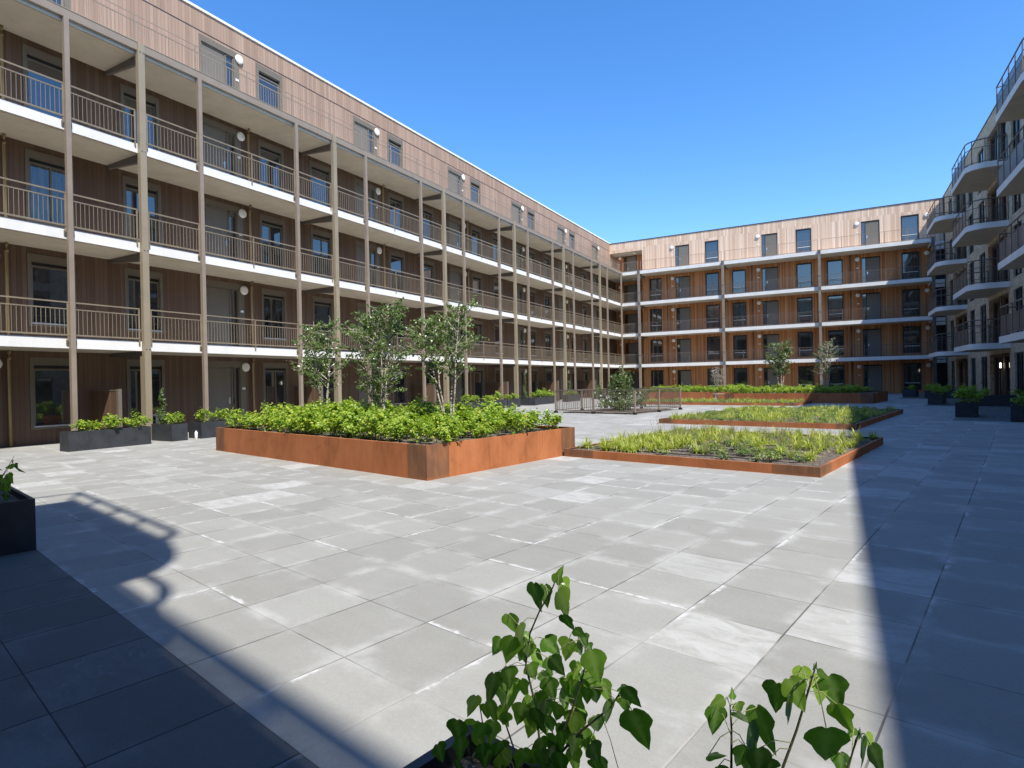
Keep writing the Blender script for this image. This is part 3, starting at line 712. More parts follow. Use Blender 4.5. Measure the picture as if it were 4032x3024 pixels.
def balcony(G, F2, L=4.65, D=1.62, zs=ZS, r=0.75, pt=0.79, mid=True):
    """F2(u, d): u along the facade from the near end, d outwards"""
    for z in zs:
        out = [(0, 0), (0, D-r)]
        for i in range(1, 9):
            t = math.radians(90*i/8); out.append((r-r*math.cos(t), D-r+r*math.sin(t)))
        out += [(L-0.02, D), (L, D-0.02), (L, 0)]
        # near end is the rounded corner
        pts = [tuple(F2(u, d))[:2] for u, d in out]
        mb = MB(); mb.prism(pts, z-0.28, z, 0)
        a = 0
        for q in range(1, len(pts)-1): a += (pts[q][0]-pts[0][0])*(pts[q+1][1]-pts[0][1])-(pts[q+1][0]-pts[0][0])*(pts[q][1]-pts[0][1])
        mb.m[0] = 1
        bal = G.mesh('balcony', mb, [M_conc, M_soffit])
        ins = 0.05
        path = [(0.04, 0.02), (0.04, D-r)]
        for i in range(1, 9):
            t = math.radians(90*i/8); path.append((r-(r-ins)*math.cos(t), D-r+(r-ins)*math.sin(t)))
        path += [(L-0.06, D-ins), (L-0.06, 0.02)]
        w3 = [Vector((*tuple(F2(u, d))[:2], 0)) for u, d in path]
        mb = MB()
        for zz, rd in ((z+1.18, 0.030 if mid else 0.045), (z+pt+0.01, 0.016), (z+0.08, 0.018)):
            mb.tube([p+Vector((0,0,zz)) for p in w3], rd, 6)
        ks = [0, 1, 5, 9, len(w3)-2, len(w3)-1]
        for q in ks: mb.box(w3[q].x-.018, w3[q].x+.018, w3[q].y-.018, w3[q].y+.018, z-0.05, z+1.16)
        A, Bp = w3[9], w3[-2]
        for q in (1, 2, 3): m_ = A.lerp(Bp, q/4); mb.box(m_.x-.018, m_.x+.018, m_.y-.018, m_.y+.018, z-0.05, z+1.16)
        for q in range(1, 9):
            if q % 2: mb.tube([w3[q]+Vector((0,0,z+.08)), w3[q]+Vector((0,0,z+pt))], 0.006, 4)
        for (pa, pb) in ((w3[0], w3[1]), (w3[-2], w3[-1])):
            for q in range(1, 5): m_ = pa.lerp(pb, q/5); mb.tube([m_+Vector((0,0,z+.08)), m_+Vector((0,0,z+pt))], 0.007, 4)
        rl = obj('balcony_railing', mb, M_rail_f); rl.parent = bal
        mb = MB()
        for q in range(4):
            a_, b_ = A.lerp(Bp, q/4+0.012), A.lerp(Bp, (q+1)/4-0.012)
            mb.quad(a_+Vector((0,0,z+.10)), b_+Vector((0,0,z+.10)), b_+Vector((0,0,z+pt)), a_+Vector((0,0,z+pt)))
        sc_ = obj('mesh_screen', mb, M_mesh); sc_.parent = bal
for b0 in (26.1, 36.98, 47.86):
    balcony(GR, lambda u, d, b0=b0: Vector((XB-d, b0+u, 0)))

# ================================================================== NEAR WING (behind the camera; it shades the foreground)
FN = Frame(P(0, -2.35), math.radians(180)-DY)     # u = -x', into the wall = -y'
BN = empty('apartment_building', 'brick block behind the photographer that shades the near paving', 'building', P(-4, -8))
GN = Grp(BN)
holes = [(u, u+1.6, 3*fl+0.06, 3*fl+2.48) for u in (-6, -2.0, 0.6, 4, 7.5, 11, 14.5) for fl in range(5)]
mb = MB(); wall(mb, FN, -12, 17.5, 0, 15.0, holes, 0.16, 0, 0); GN.mesh('wall', mb, M_brick)
mb = MB(); fbox(mb, FN, -12, 17.5, 0.3, 10, 0, 14.98); GN.mesh('building_core', mb, M_frame_d)
mb = MB(); fbox(mb, FN, -12, 17.5, -0.03, 0.4, 15.0, 15.06); GN.mesh('roof_edge', mb, M_coping_d)
mb = MB(); fbox(mb, FN, -12, -5.8, 0.0, 0.05, 15.45, 16.0); [fbox(mb, FN, -5.85-i*1.5, -5.8-i*1.5, 0.05, 0.1, 15.0, 15.9) for i in range(5)]
GN.mesh('roof_screen', mb, M_steel_d)
for u, u1, z, z1 in holes: relp(window(None, FN, u, z, 1.6, 2.42, surround=0, slot=False, two=True, fm=M_frame_d), BN)
balcony(GN, lambda u, d: P(2.2-u, -2.35+d), L=4.5, pt=0.38, mid=False)
balcony(GN, lambda u, d: P(-4.6-u, -2.35+d), L=4.5, zs=ZS[:3], pt=0.52, mid=False)  # added unseen balconies; they block sky light to darken the near-left paving
IVY = [(-0.769, 1.033, 1.126, 0.033, 160.0), (-0.806, 1.088, 1.088, 0.021, 60.0), (-0.852, 1.057, 1.047, 0.055, 10.0), (-0.859, 1.099, 1.037, 0.046, 5.0), (-0.802, 1.103, 1.063, 0.049, 25.0), (-0.732, 1.002, 1.075, 0.057, 25.0), (-0.716, 0.992, 1.044, 0.04, 30.0), (-1.002, 1.141, 0.919, 0.05, 20.0), (-0.885, 1.037, 0.959, 0.045, 10.0), (-0.917, 1.032, 0.916, 0.053, -15.0), (-0.973, 1.169, 0.882, 0.031, 60.0), (-0.893, 1.075, 0.904, 0.032, 0.0), (-0.874, 1.141, 0.897, 0.055, 40.0), (-0.784, 1.076, 0.939, 0.047, -10.0), (-0.767, 1.105, 0.936, 0.038, 20.0), (-0.704, 1.017, 1.017, 0.025, 50.0), (-0.752, 1.104, 0.958, 0.03, 20.0), (-0.769, 1.146, 0.918, 0.028, 20.0), (-0.712, 1.084, 0.917, 0.059, 15.0), (-0.903, 1.123, 0.865, 0.044, 40.0), (-0.861, 1.111, 0.865, 0.043, 10.0), (-0.752, 1.002, 0.939, 0.038, 40.0), (-0.798, 1.126, 0.867, 0.035, -10.0), (-0.901, 1.096, 0.844, 0.04, 20.0), (-0.932, 1.044, 0.84, 0.046, 5.0), (-0.946, 0.996, 0.827, 0.056, -10.0), (-1.029, 1.146, 0.721, 0.071, 0.0), (-0.83, 1.075, 0.832, 0.045, 15.0), (-0.888, 1.119, 0.773, 0.047, 30.0), (-0.841, 1.148, 0.806, 0.043, 0.0), (-0.794, 1.119, 0.833, 0.038, -25.0), (-0.764, 1.156, 0.852, 0.049, 20.0), (-0.698, 1.061, 0.869, 0.039, 10.0), (-0.718, 1.134, 0.841, 0.041, 20.0), (-0.675, 1.07, 0.838, 0.041, 0.0), (-0.692, 1.158, 0.847, 0.027, -60.0), (-0.679, 1.148, 0.819, 0.037, 10.0), (-0.577, 1.008, 0.929, 0.038, 35.0), (-0.566, 1.014, 0.866, 0.064, 22.0), (-1.045, 1.029, 0.739, 0.045, -20.0), (-1.127, 1.164, 0.635, 0.045, 0.0), (-0.976, 1.069, 0.72, 0.044, 30.0), (-1.175, 1.103, 0.588, 0.074, 3.0), (-1.047, 1.044, 0.664, 0.068, 0.0), (-1.03, 1.081, 0.653, 0.061, -10.0), (-0.914, 1.059, 0.753, 0.043, -15.0), (-0.877, 1.053, 0.766, 0.038, 0.0), (-0.908, 1.095, 0.711, 0.058, -15.0), (-0.852, 1.095, 0.735, 0.046, 5.0), (-0.85, 1.153, 0.761, 0.055, 0.0), (-0.778, 1.113, 0.803, 0.038, 40.0), (-0.801, 1.157, 0.744, 0.039, 10.0), (-0.75, 1.144, 0.75, 0.052, 10.0), (-0.841, 1.168, 0.673, 0.066, 10.0), (-0.762, 1.111, 0.727, 0.044, 10.0), (-0.674, 1.019, 0.774, 0.046, 20.0), (-1.115, 1.145, 0.525, 0.073, 0.0), (-1.049, 1.164, 0.551, 0.04, 20.0), (-0.876, 1.153, 0.619, 0.048, 0.0), (-0.779, 1.092, 0.681, 0.048, 10.0), (-0.934, 1.118, 0.608, 0.033, 0.0), (-0.89, 1.028, 0.672, 0.031, -30.0), (-0.733, 1.14, 0.669, 0.031, 20.0), (-0.883, 1.093, 0.732, 0.039, 10.0), (-0.789, 1.041, 0.81, 0.04, -10.0), (-0.681, 1.001, 0.9, 0.034, 0.0), (-0.97, 1.144, 0.761, 0.042, 20.0), (-0.921, 1.168, 0.79, 0.045, 0.0), (-0.25, 1.006, 1.093, 0.013, 170.0), (-0.305, 1.134, 1.003, 0.036, -5.0), (-0.329, 1.064, 0.988, 0.054, 0.0), (-0.292, 1.017, 0.999, 0.049, 10.0), (-0.286, 1.043, 1.015, 0.052, 25.0), (-0.272, 1.128, 0.995, 0.043, -5.0), (-0.254, 1.147, 0.987, 0.058, 20.0), (-0.235, 0.998, 1.084, 0.018, 60.0), (-0.23, 1.101, 0.971, 0.047, 25.0), (-0.234, 0.998, 0.974, 0.066, 10.0), (-0.425, 1.119, 0.944, 0.016, 175.0), (-0.429, 1.05, 0.953, 0.024, -60.0), (-0.473, 1.149, 0.857, 0.056, -5.0), (-0.43, 1.167, 0.891, 0.029, 20.0), (-0.393, 1.081, 0.923, 0.03, 40.0), (-0.381, 1.17, 0.862, 0.073, 15.0), (-0.364, 1.046, 0.897, 0.058, 0.0), (-0.339, 1.004, 0.897, 0.05, 0.0), (-0.403, 1.098, 0.838, 0.046, -10.0), (-0.406, 0.996, 0.891, 0.031, 80.0), (-0.33, 1.026, 0.887, 0.033, 5.0), (-0.201, 1.063, 0.977, 0.016, 170.0), (-0.19, 1.1, 0.945, 0.032, 30.0), (-0.187, 1.018, 0.968, 0.043, 5.0), (-0.164, 0.998, 0.978, 0.036, 20.0), (-0.23, 1.146, 0.927, 0.017, -40.0), (-0.37, 1.046, 0.859, 0.044, 0.0), (-0.249, 1.163, 0.853, 0.035, 0.0)]
POTL = [(-7.33, 1.106, 0.882, 0.033, 150.0), (-7.331, 1.077, 0.83, 0.081, -80.0), (-7.528, 1.192, 0.768, 0.099, 60.0), (-7.521, 1.157, 0.812, 0.053, 40.0), (-7.356, 1.088, 0.712, 0.103, 30.0), (-7.378, 1.047, 0.679, 0.088, 10.0), (-7.393, 1.026, 0.636, 0.081, 0.0), (-7.472, 1.033, 0.716, 0.059, -10.0), (-8.007, 1.106, 0.744, 0.048, 60.0)]
# ================================================================== PLANTERS
AP = -DY
def ring(mb, x0, x1, y0, y1, h, t, m=0, zi=None):
    """open box: outer faces, rim, inner faces"""
    zi = h-0.12 if zi is None else zi
    for (a, b, c, d) in ((x0,y0,x1,y0),(x1,y0,x1,y1),(x1,y1,x0,y1),(x0,y1,x0,y0)): mb.quad((a,b,0),(c,d,0),(c,d,h),(a,b,h), m)
    X0,X1,Y0_,Y1_ = x0+t, x1-t, y0+t, y1-t
    o = [(x0,y0),(x1,y0),(x1,y1),(x0,y1)]; i_ = [(X0,Y0_),(X1,Y0_),(X1,Y1_),(X0,Y1_)]
    for q in range(4):
        q2 = (q+1) % 4
        mb.quad((*o[q],h),(*o[q2],h),(*i_[q2],h),(*i_[q],h), m)
        mb.quad((*i_[q],h),(*i_[q2],h),(*i_[q2],zi),(*i_[q],zi), m)
def soil_mesh(x0, x1, y0, y1, z, amp=0.02, step=0.12):
    mb = MB(); nx = max(2, int((x1-x0)/step)); ny = max(2, int((y1-y0)/step)); r = random.Random(int(abs(x0*77+y0*31))+5)
    nx = min(nx, 60); ny = min(ny, 60)
    for j in range(ny+1):
        for i in range(nx+1): mb.v.append((x0+(x1-x0)*i/nx, y0+(y1-y0)*j/ny, z+r.uniform(-amp, amp)))
    for j in range(ny):
        for i in range(nx): a = j*(nx+1)+i; mb.f.append((a, a+1, a+nx+2, a+nx+1)); mb.m.append(0)
    return mb
def steel_planter(label, x0, x1, y0, y1, h, front_seams, side_seams, corner=0.48, rim=0.05, soil_dz=0.06, group=None):
    """sheet steel planter in the paving frame, welded from panels, darker folded corner pieces"""
    base = P(x0, y0); w, d = x1-x0, y1-y0
    root = empty('steel_planter', label, 'planter', base, AP, group)
    t = 0.006
    def side(n0, n1, horiz, pos, sgn, m, name):
        mb = MB(); g_ = 0.002
        if horiz: mb.box(n0+g_, n1-g_, *sorted((pos, pos+sgn*t)), 0.0, h); mb.box(n0+g_, n1-g_, *sorted((pos+sgn*t, pos+sgn*rim)), h-0.006, h)
        else: mb.box(*sorted((pos, pos+sgn*t)), n0+g_, n1-g_, 0.0, h); mb.box(*sorted((pos+sgn*t, pos+sgn*rim)), n0+g_, n1-g_, h-0.006, h)
        obj(name, mb, m, root)
    fs = [corner]+front_seams+[w-corner]; ss = [corner]+side_seams+[d-corner]
    for pos, sgn in ((0, 1), (d, -1)):
        for a, b in zip(fs, fs[1:]): side(a, b, True, pos, sgn, M_cort, 'panel')
    for pos, sgn in ((0, 1), (w, -1)):
        for a, b in zip(ss, ss[1:]): side(a, b, False, pos, sgn, M_cort, 'panel')
    for cx, cy in ((0, 0), (w, 0), (w, d), (0, d)):
        mb = MB(); sx = 1 if cx == 0 else -1; sy = 1 if cy == 0 else -1; g_ = 0.002
        mb.box(*sorted((cx, cx+sx*(corner-g_))), *sorted((cy, cy+sy*t)), 0, h); mb.box(*sorted((cx, cx+sx*t)), *sorted((cy+sy*t, cy+sy*(corner-g_))), 0, h)
        mb.box(*sorted((cx+sx*t, cx+sx*(corner-g_))), *sorted((cy+sy*t, cy+sy*rim)), h-0.006, h); mb.box(*sorted((cx+sx*t, cx+sx*rim)), *sorted((cy+sy*rim, cy+sy*(corner-g_))), h-0.006, h)
        obj('corner_panel', mb, M_cortd, root)
    obj('soil', soil_mesh(0.01, w-0.01, 0.01, d-0.01, h-soil_dz, 0.018), M_soil, root)
    return root
steel_planter('tall rusty steel planter with bright green shrubs and three birches, nearest of the tall ones', -15.05, -7.15, 6.14, 10.25, 0.565, [2.0, 4.9, 6.6], [1.45, 3.0])
steel_planter('low rusty steel planter frame with yellow-green tufts and bare soil, nearest on the right', -7.10, -2.31, 9.78, 15.2, 0.155, [2.4], [2.7], 0.7, soil_dz=0.03)
steel_planter('low rusty steel planter frame behind the nearest low one, fully covered with yellow-green grasses', -9.58, -3.52, 18.87, 27.74, 0.155, [3.0], [3, 6], 0.5, soil_dz=0.03)
steel_planter('low rusty steel planter frame far back in front of the tall shrub planter', -18.2, -8.9, 32.7, 36.1, 0.155, [4.6], [1.7], 0.5, soil_dz=0.03)
steel_planter('tall rusty steel planter at the far end with two small trees, right of the bench', -14.0, -5.95, 36.45, 41.0, 0.56, [3.9], [2.2], 0.6)
steel_planter('tall rusty steel planter at the far end, left of the bench, with a bare shrub', -21.8, -14.02, 40.2, 44.5, 0.56, [3.9], [2.2], 0.6)

def pot(label, base, rz, L, D=0.46, h=0.50, group='anthracite planters around the courtyard'):
    root = empty('planter_box', label, 'planter', base, rz, group)
    mb = MB(); ring(mb, 0, L, 0, D, h, 0.035); obj('box', mb, M_pot, root)
    if L > 1.3:
        mb = MB()
        for x in (0.47, L-0.42): mb.box(x-0.002, x+0.002, -0.0012, 0.0, 0.005, h-0.005)
        obj('seam', mb, M_black, root)
    obj('soil', soil_mesh(0.03, L-0.03, 0.03, D-0.03, h-0.06, 0.014, 0.06), M_soil, root)
    return root
R90 = math.radians(90)
pots = [
 ('long dark planter box on the left, nearest, lit by the sun, with three bushy plants', (-17.01,7.43,0), R90, 2.03, 0.46),
 ('short dark planter box with a climber on the bronze post, second from the left', (-18.10,10.08,0), 0, 1.04, 0.48),
 ('long dark planter box half hidden behind the left end of the tall rusty planter', (-17.07,11.0,0), R90, 2.0, 0.66),
 ('dark planter box against the left gallery, nearest of the far row', (-17.45,26.0,0), R90, 1.9, 0.46),
 ('dark planter box in the far row on the left, second from the front', (-17.30,28.05,0), R90, 2.25, 0.46),
 ('dark planter box in the far row on the left with a scratch across its side', (-17.30,30.4,0), R90, 1.55, 0.46),
 ('dark planter box turned across the row beside a climber on the left gallery', (-18.25,33.55,0), 0, 1.15, 0.48),
 ('dark planter box just left of the railing around the opening', (-17.3,34.3,0), R90, 2.6, 0.46),
 ('dark planter box seen through the left bars of the railing', (-17.40,39.5,0), R90, 2.3, 0.46),
 ('dark planter box farthest along the left gallery', (-17.40,45.3,0), R90, 1.8, 0.46),
 ('small dark planter box on the far right in front of the far wall window', (3.65,47.15,0), AP, 0.78, 1.1),
 ('dark planter box on the right, second in the row toward the far corner', (3.83,35.85,0), AP, 0.62, 1.9),
 ('dark square planter box with a big leafy bush, nearest whole one on the shaded right', (3.53,25.66,0), AP, 0.60, 1.25),
 ('dark planter box cut by the right edge of the photo', (4.60,23.38,0), AP, 0.62, 1.2),
 ('long dark planter box in front of the brick wall behind the big leafy bush', (5.45,34.28,0), AP, 2.0, 0.46),
 ('dark planter box in the far right corner, left one of two', (4.68,45.2,0), AP, 0.9, 0.46),
 ('dark planter box in the far right corner, right one of two', (5.57,44.95,0), AP, 1.7, 0.46),
 ('dark planter box cut by the left edge of the photo in deep shade', tuple(P(-9.3,0.78)), AP, 2.01, 0.48),
 ('dark planter box in the lower foreground with ivy stems growing from it', tuple(P(-1.29,0.80)), AP, 2.01, 0.46)]
for a in pots: pot(a[0], a[1], a[2], a[3], a[4])

# ================================================================== LEAVES AND PLANTS
def add_leaf(mb, c, tip, nrm, L, Wd, fold=0.18, m=0):
    """folded six-point leaf; tip = direction of its tip, nrm = its upper side"""
    tip = tip.normalized(); side = tip.cross(nrm)
    if side.length < 1e-4: side = tip.cross(Vector((1,0.2,0)))
    side.normalize(); nn = side.cross(tip)
    a = c; b = c+tip*L
    l1 = c+tip*L*0.22+side*Wd*0.46+nn*fold*Wd; l2 = c+tip*L*0.62+side*Wd*0.40+nn*fold*Wd*0.7
    r1 = c+tip*L*0.22-side*Wd*0.46+nn*fold*Wd; r2 = c+tip*L*0.62-side*Wd*0.40+nn*fold*Wd*0.7
    b = b-nn*0.15*L
    n = len(mb.v); mb.v += [tuple(q) for q in (a, l1, l2, b, r2, r1)]
    mb.f += [(n, n+3, n+2, n+1), (n, n+5, n+4, n+3)]; mb.m += [m, m]
def rdir(r, zmin=-1, zmax=1):
    z = r.uniform(zmin, zmax); t = r.uniform(0, 2*math.pi); s = math.sqrt(max(0, 1-z*z)); return Vector((s*math.cos(t), s*math.sin(t), z))
def shrub_mesh(seed, R=0.34, H=0.50, n=420, ls=0.066, mats=None, name='shrub', lift=0.0):
    r = random.Random(seed); mb = MB()
    stems = []
    for i in range(11):
        t = r.uniform(0, 2*math.pi); rad = R*math.sqrt(r.random()); h = H*(1.02-0.45*(rad/R)**2)*r.uniform(0.78, 1.08)
        p = [Vector((0.25*rad*math.cos(t), 0.25*rad*math.sin(t), 0)), Vector((0.7*rad*math.cos(t), 0.7*rad*math.sin(t), h*0.55)), Vector((rad*math.cos(t), rad*math.sin(t), h))]
        mb.tube(p, [0.006, 0.004, 0.002], 4, 1, False); stems.append(p)
    per = n//len(stems)
    for p in stems:
        for j in range(per):
            q = r.random()**0.6; c = p[1].lerp(p[2], (q-0.35)/0.65) if q > 0.35 else p[0].lerp(p[1], q/0.35+0.2)
            off = rdir(r, -0.35, 0.8)*r.uniform(0.01, 0.11)*(R/0.34); c = c+off; c.z = max(c.z, 0.03)
            out = (Vector((c.x, c.y, 0)).normalized()*0.7 if Vector((c.x, c.y, 0)).length > 0.02 else Vector((0,0,0)))
            tip = (out+rdir(r, -0.6, 0.35)*0.8); nr = (Vector((0, 0, 1))+out*0.5+rdir(r)*0.45)
            s = ls*r.uniform(0.6, 1.25); add_leaf(mb, c, tip, nr, s, s*0.92, 0.16)
    return mb.mesh(name, mats or [M_shrub, M_stem])
shrubs = [shrub_mesh(s) for s in (1, 2, 3, 4, 5, 6)]
def place_shrub(label, loc, sc=1.0, group=None, name='shrub', cat='shrub', me=None, rz=None):
    o = link(name, me or rnd.choice(shrubs), None, loc, rnd.uniform(0, 6.28) if rz is None else rz); o.scale = (sc, sc, sc*rnd.uniform(0.85, 1.15))
    return tag(o, label, cat, group)
# front planter: close rows of shrubs
n_ = 0
yy = 6.62
while yy < 10.0:
    xx = -14.65+(0.28 if n_ % 2 else 0)
    while xx < -7.30:
        jx, jy = rnd.uniform(-.12,.12), rnd.uniform(-.12,.12)
        gap = (xx < -14.2 and yy < 6.9)
        if not (gap and rnd.random() < 0.55):
            place_shrub('bright green leafy shrub in the tall rusty planter under the birches', P(xx+jx, yy+jy, 0.50), rnd.uniform(0.80, 1.28)*(1.0 if xx < -8.8 else 0.9), 'shrubs filling the tall front planter')
        xx += 0.56
    yy += 0.52; n_ += 1
# far tall planters
for (x0, x1, y0, y1) in ((-13.7,-6.3,36.8,40.7), (-21.5,-14.3,40.5,44.2)):
    yy = y0
    while yy < y1:
        xx = x0
        while xx < x1:
            place_shrub('green leafy shrub in the tall rusty planters before the far wall', P(xx+rnd.uniform(-.15,.15), yy+rnd.uniform(-.15,.15), 0.49), rnd.uniform(0.80, 1.1), 'shrubs filling the far tall planters')
            xx += 0.74
        yy += 0.74
# shrubs in the dark boxes
PB = [
 ((-17.25,7.95),0.85,'small bush at the near end of the long sunlit dark box'), ((-17.24,8.55),0.98,'middle and largest bush in the long sunlit dark box'), ((-17.22,9.20),0.92,'bush overhanging the front of the long sunlit dark box at its far end'),
 ((-17.38,10.32),0.80,'low bush at the right end of the short dark box with the climber'),
 ((-17.35,11.35),0.82,'bush at the near end of the dark box behind the tall rusty planter'), ((-17.35,11.9),0.9,'second bush in the dark box behind the tall rusty planter'), ((-17.3,12.5),0.95,'bush at the far end of the dark box behind the tall rusty planter'),
 ((-17.65,26.4),0.9,'bush in the nearest dark box of the far left row'), ((-17.65,27.3),0.9,'second bush in the nearest dark box of the far left row'),
 ((-17.5,28.5),0.95,'bush at the near end of the second far left box'), ((-17.5,29.5),1.15,'taller bush in the second far left box'),
 ((-17.5,30.8),0.9,'pale bush in the scratched dark box'), ((-17.5,31.5),0.95,'right bush in the scratched dark box'),
 ((-17.4,33.8),0.75,'small bush in the crosswise dark box'), ((-17.5,35.0),1.0,'bush in the dark box just left of the railing'), ((-17.5,35.9),1.1,'bigger bush in the dark box just left of the railing'), ((-17.5,36.6),0.95,'farther bush in the dark box just left of the railing'),
 ((-17.6,40.1),0.9,'bush seen over the left end of the railing'), ((-17.6,41.1),0.85,'bush beside the one seen over the railing'), ((-17.6,46.0),0.85,'bush in the farthest left dark box'),
 ((4.15,47.6),0.85,'dark bush in the small box before the far wall window'),
 ((4.3,36.3),1.05,'bush at the near end of the second right box'), ((4.5,37.2),1.05,'bush at the far end of the second right box'),
 ((3.98,26.1),1.2,'big leafy bush on the near whole box on the right'), ((4.12,26.6),1.25,'rear half of the planting in the near whole right box'),
 ((5.05,23.8),0.95,'bush in the box cut by the right edge'), ((5.9,34.45),0.75,'left small bush in the long box before the brick wall'), ((7.0,34.2),0.8,'right small bush in the long box before the brick wall'),
 ((5.0,45.35),1.1,'bush in the left corner box on the far right'), ((5.35,45.25),0.9,'second bush in the left corner box on the far right'), ((6.0,45.1),0.9,'bush in the right corner box'), ((6.7,44.95),1.0,'right bush in the right corner box')]
for (x, y), s, lb in PB: place_shrub(lb, (x, y, 0.43), s, 'bushes in the dark planter boxes')

# ------------------------------------------------------------------ grasses
def tuft_mesh(seed, n=46, L=0.36, w=0.016, arch=0.75, mats=None, name='grass_tuft', stalks=0):
    r = random.Random(seed); mb = MB()
    for i in range(n):
        t = r.uniform(0, 2*math.pi); d = Vector((math.cos(t), math.sin(t), 0)); s = Vector((-d.y, d.x, 0))
        l = L*r.uniform(0.55, 1.1); lean = r.uniform(0.15, 1.0)*arch; c = d*r.uniform(0, 0.05); ww = w*r.uniform(0.6, 1.2); pts = []
        for q in range(5):
            f_ = q/4; a = lean*(0.35+1.25*f_)
            pts.append(c+d*(l*f_*math.sin(a)*0.85)+Vector((0, 0, l*f_*math.cos(a*0.9)+0.002)))
        for q in range(4):
            w0, w1 = ww*(1-(q/4)**2)*0.5, ww*(1-((q+1)/4)**2)*0.5
            mb.quad(pts[q]-s*w0, pts[q]+s*w0, pts[q+1]+s*w1, pts[q+1]-s*w1)
    for i in range(stalks):
        t = r.uniform(0, 6.28); l = L*r.uniform(1.3, 1.9); e = Vector((math.cos(t)*l*0.22, math.sin(t)*l*0.22, l))
        mb.tube([(0,0,0), e*0.5+Vector((0,0,.02)), e], [0.002, 0.0015, 0.001], 3, 1, False); mb.tube([e*0.88, e], [0.006, 0.002], 4, 1, False)
    return mb.mesh(name, mats)
tY = [tuft_mesh(s, 56, 0.36, 0.024, 1.4, [M_grass_y, M_twig]) for s in (11, 12, 13, 14)]
tG = [tuft_mesh(s, 90, 0.30, 0.010, 1.0, [M_grass_g, M_twig], stalks=5) for s in (21, 22, 23)]
tL = [shrub_mesh(s, 0.15, 0.13, 70, 0.035, [M_grass_g, M_stem], 'ground_cover_plant') for s in (31, 32)]
def place_tuft(me, loc, sc, label, group, name='grass_tuft', cat='grass tuft'):
    o = link(name, me, None, loc, rnd.uniform(0, 6.28)); o.scale = (sc, sc, sc*rnd.uniform(0.85, 1.15)); return tag(o, label, cat, group)
tL += [shrub_mesh(s, 0.16, 0.12, 90, 0.034, [M_leaf_d, M_stem], 'ground_cover_plant') for s in (33, 34)]
tS = [tuft_mesh(s, 40, 0.27, 0.020, 1.45, [M_grass_y, M_twig]) for s in (15, 16, 17)]
x0, x1, y0, y1 = -7.02, -2.42, 9.90, 15.1
yy = y0+0.22
while yy < y1-0.1:
    xx = x0+0.12+rnd.uniform(0, 0.15)
    while xx < x1-0.12:
        fx, fy = (xx-x0)/(x1-x0), (yy-y0)/(y1-y0)
        p = P(xx+rnd.uniform(-.1,.1), yy+rnd.uniform(-.1,.1), 0.12); q = rnd.random()
        wav = math.sin(xx*2.3+yy)+math.sin(yy*1.9-xx*1.3)
        kind = None
        if fx < 0.40 and fy < 0.50: kind = 'y' if q < 0.62 else ('s' if q < 0.8 else None)
        elif fy < 0.12: kind = 'l' if q < 0.35 else None
        elif fy < 0.42 and fx < 0.90: kind = 'l' if q < 0.30 else ('s' if q < 0.42+0.25*fx else ('g' if q < 0.52+0.2*fx else None))
        elif fy < 0.62: kind = 's' if q < 0.35 else ('g' if q < 0.6 else ('y' if q < 0.82 else None))
        else: kind = ('y' if q < 0.45 else 's' if q < 0.7 else 'g' if q < 0.92 else None) if wav > 0 else ('g' if q < 0.6 else 's' if q < 0.88 else None)
        if kind == 'y': place_tuft(rnd.choice(tY), p, rnd.uniform(0.65, 1.0), 'yellow-green strappy tuft in the nearest low planter', 'yellow-green tufts in the nearest low planter')
        elif kind == 's': place_tuft(rnd.choice(tS), p, rnd.uniform(0.7, 1.15), 'short spreading yellow-green tuft in the nearest low planter', 'short tufts in the nearest low planter')
        elif kind == 'g': place_tuft(rnd.choice(tG), p, rnd.uniform(0.55, 1.0), 'fine olive green grass tuft in the nearest low planter', 'fine grasses in the nearest low planter')
        elif kind == 'l': place_tuft(rnd.choice(tL), p, rnd.uniform(0.7, 1.3), 'small low plant on the bare soil of the nearest low planter', 'small plants on bare soil', 'low_plant', 'plant')
        xx += 0.29
    yy += 0.27
# drip hoses on the soil
for i, y in enumerate((10.25, 10.65, 11.05, 11.5, 11.95, 12.4)):
    mb = MB(); pts = [P(-6.9+q*0.46, y+0.05*math.sin(q*1.3+i), 0.148+0.004*math.sin(q*2.1)) for q in range(10)]
    mb.tube(pts, 0.009, 6); tag(obj('drip_hose', mb, M_black, smooth=True), 'black drip hose lying on the soil of the nearest low planter', 'hose', 'drip hoses on the planter soil')
for i, y in enumerate((6.35, 6.62)):
    mb = MB(); pts = [P(-14.8+q*0.5, y+0.03*math.sin(q*1.7+i*2), 0.522+0.004*math.sin(q*2.1)) for q in range(16)]
    mb.tube(pts, 0.010, 6); tag(obj('drip_hose', mb, M_black, smooth=True), 'black drip hose on the soil along the front edge of the tall planter', 'hose', 'drip hoses at the tall planter edge')
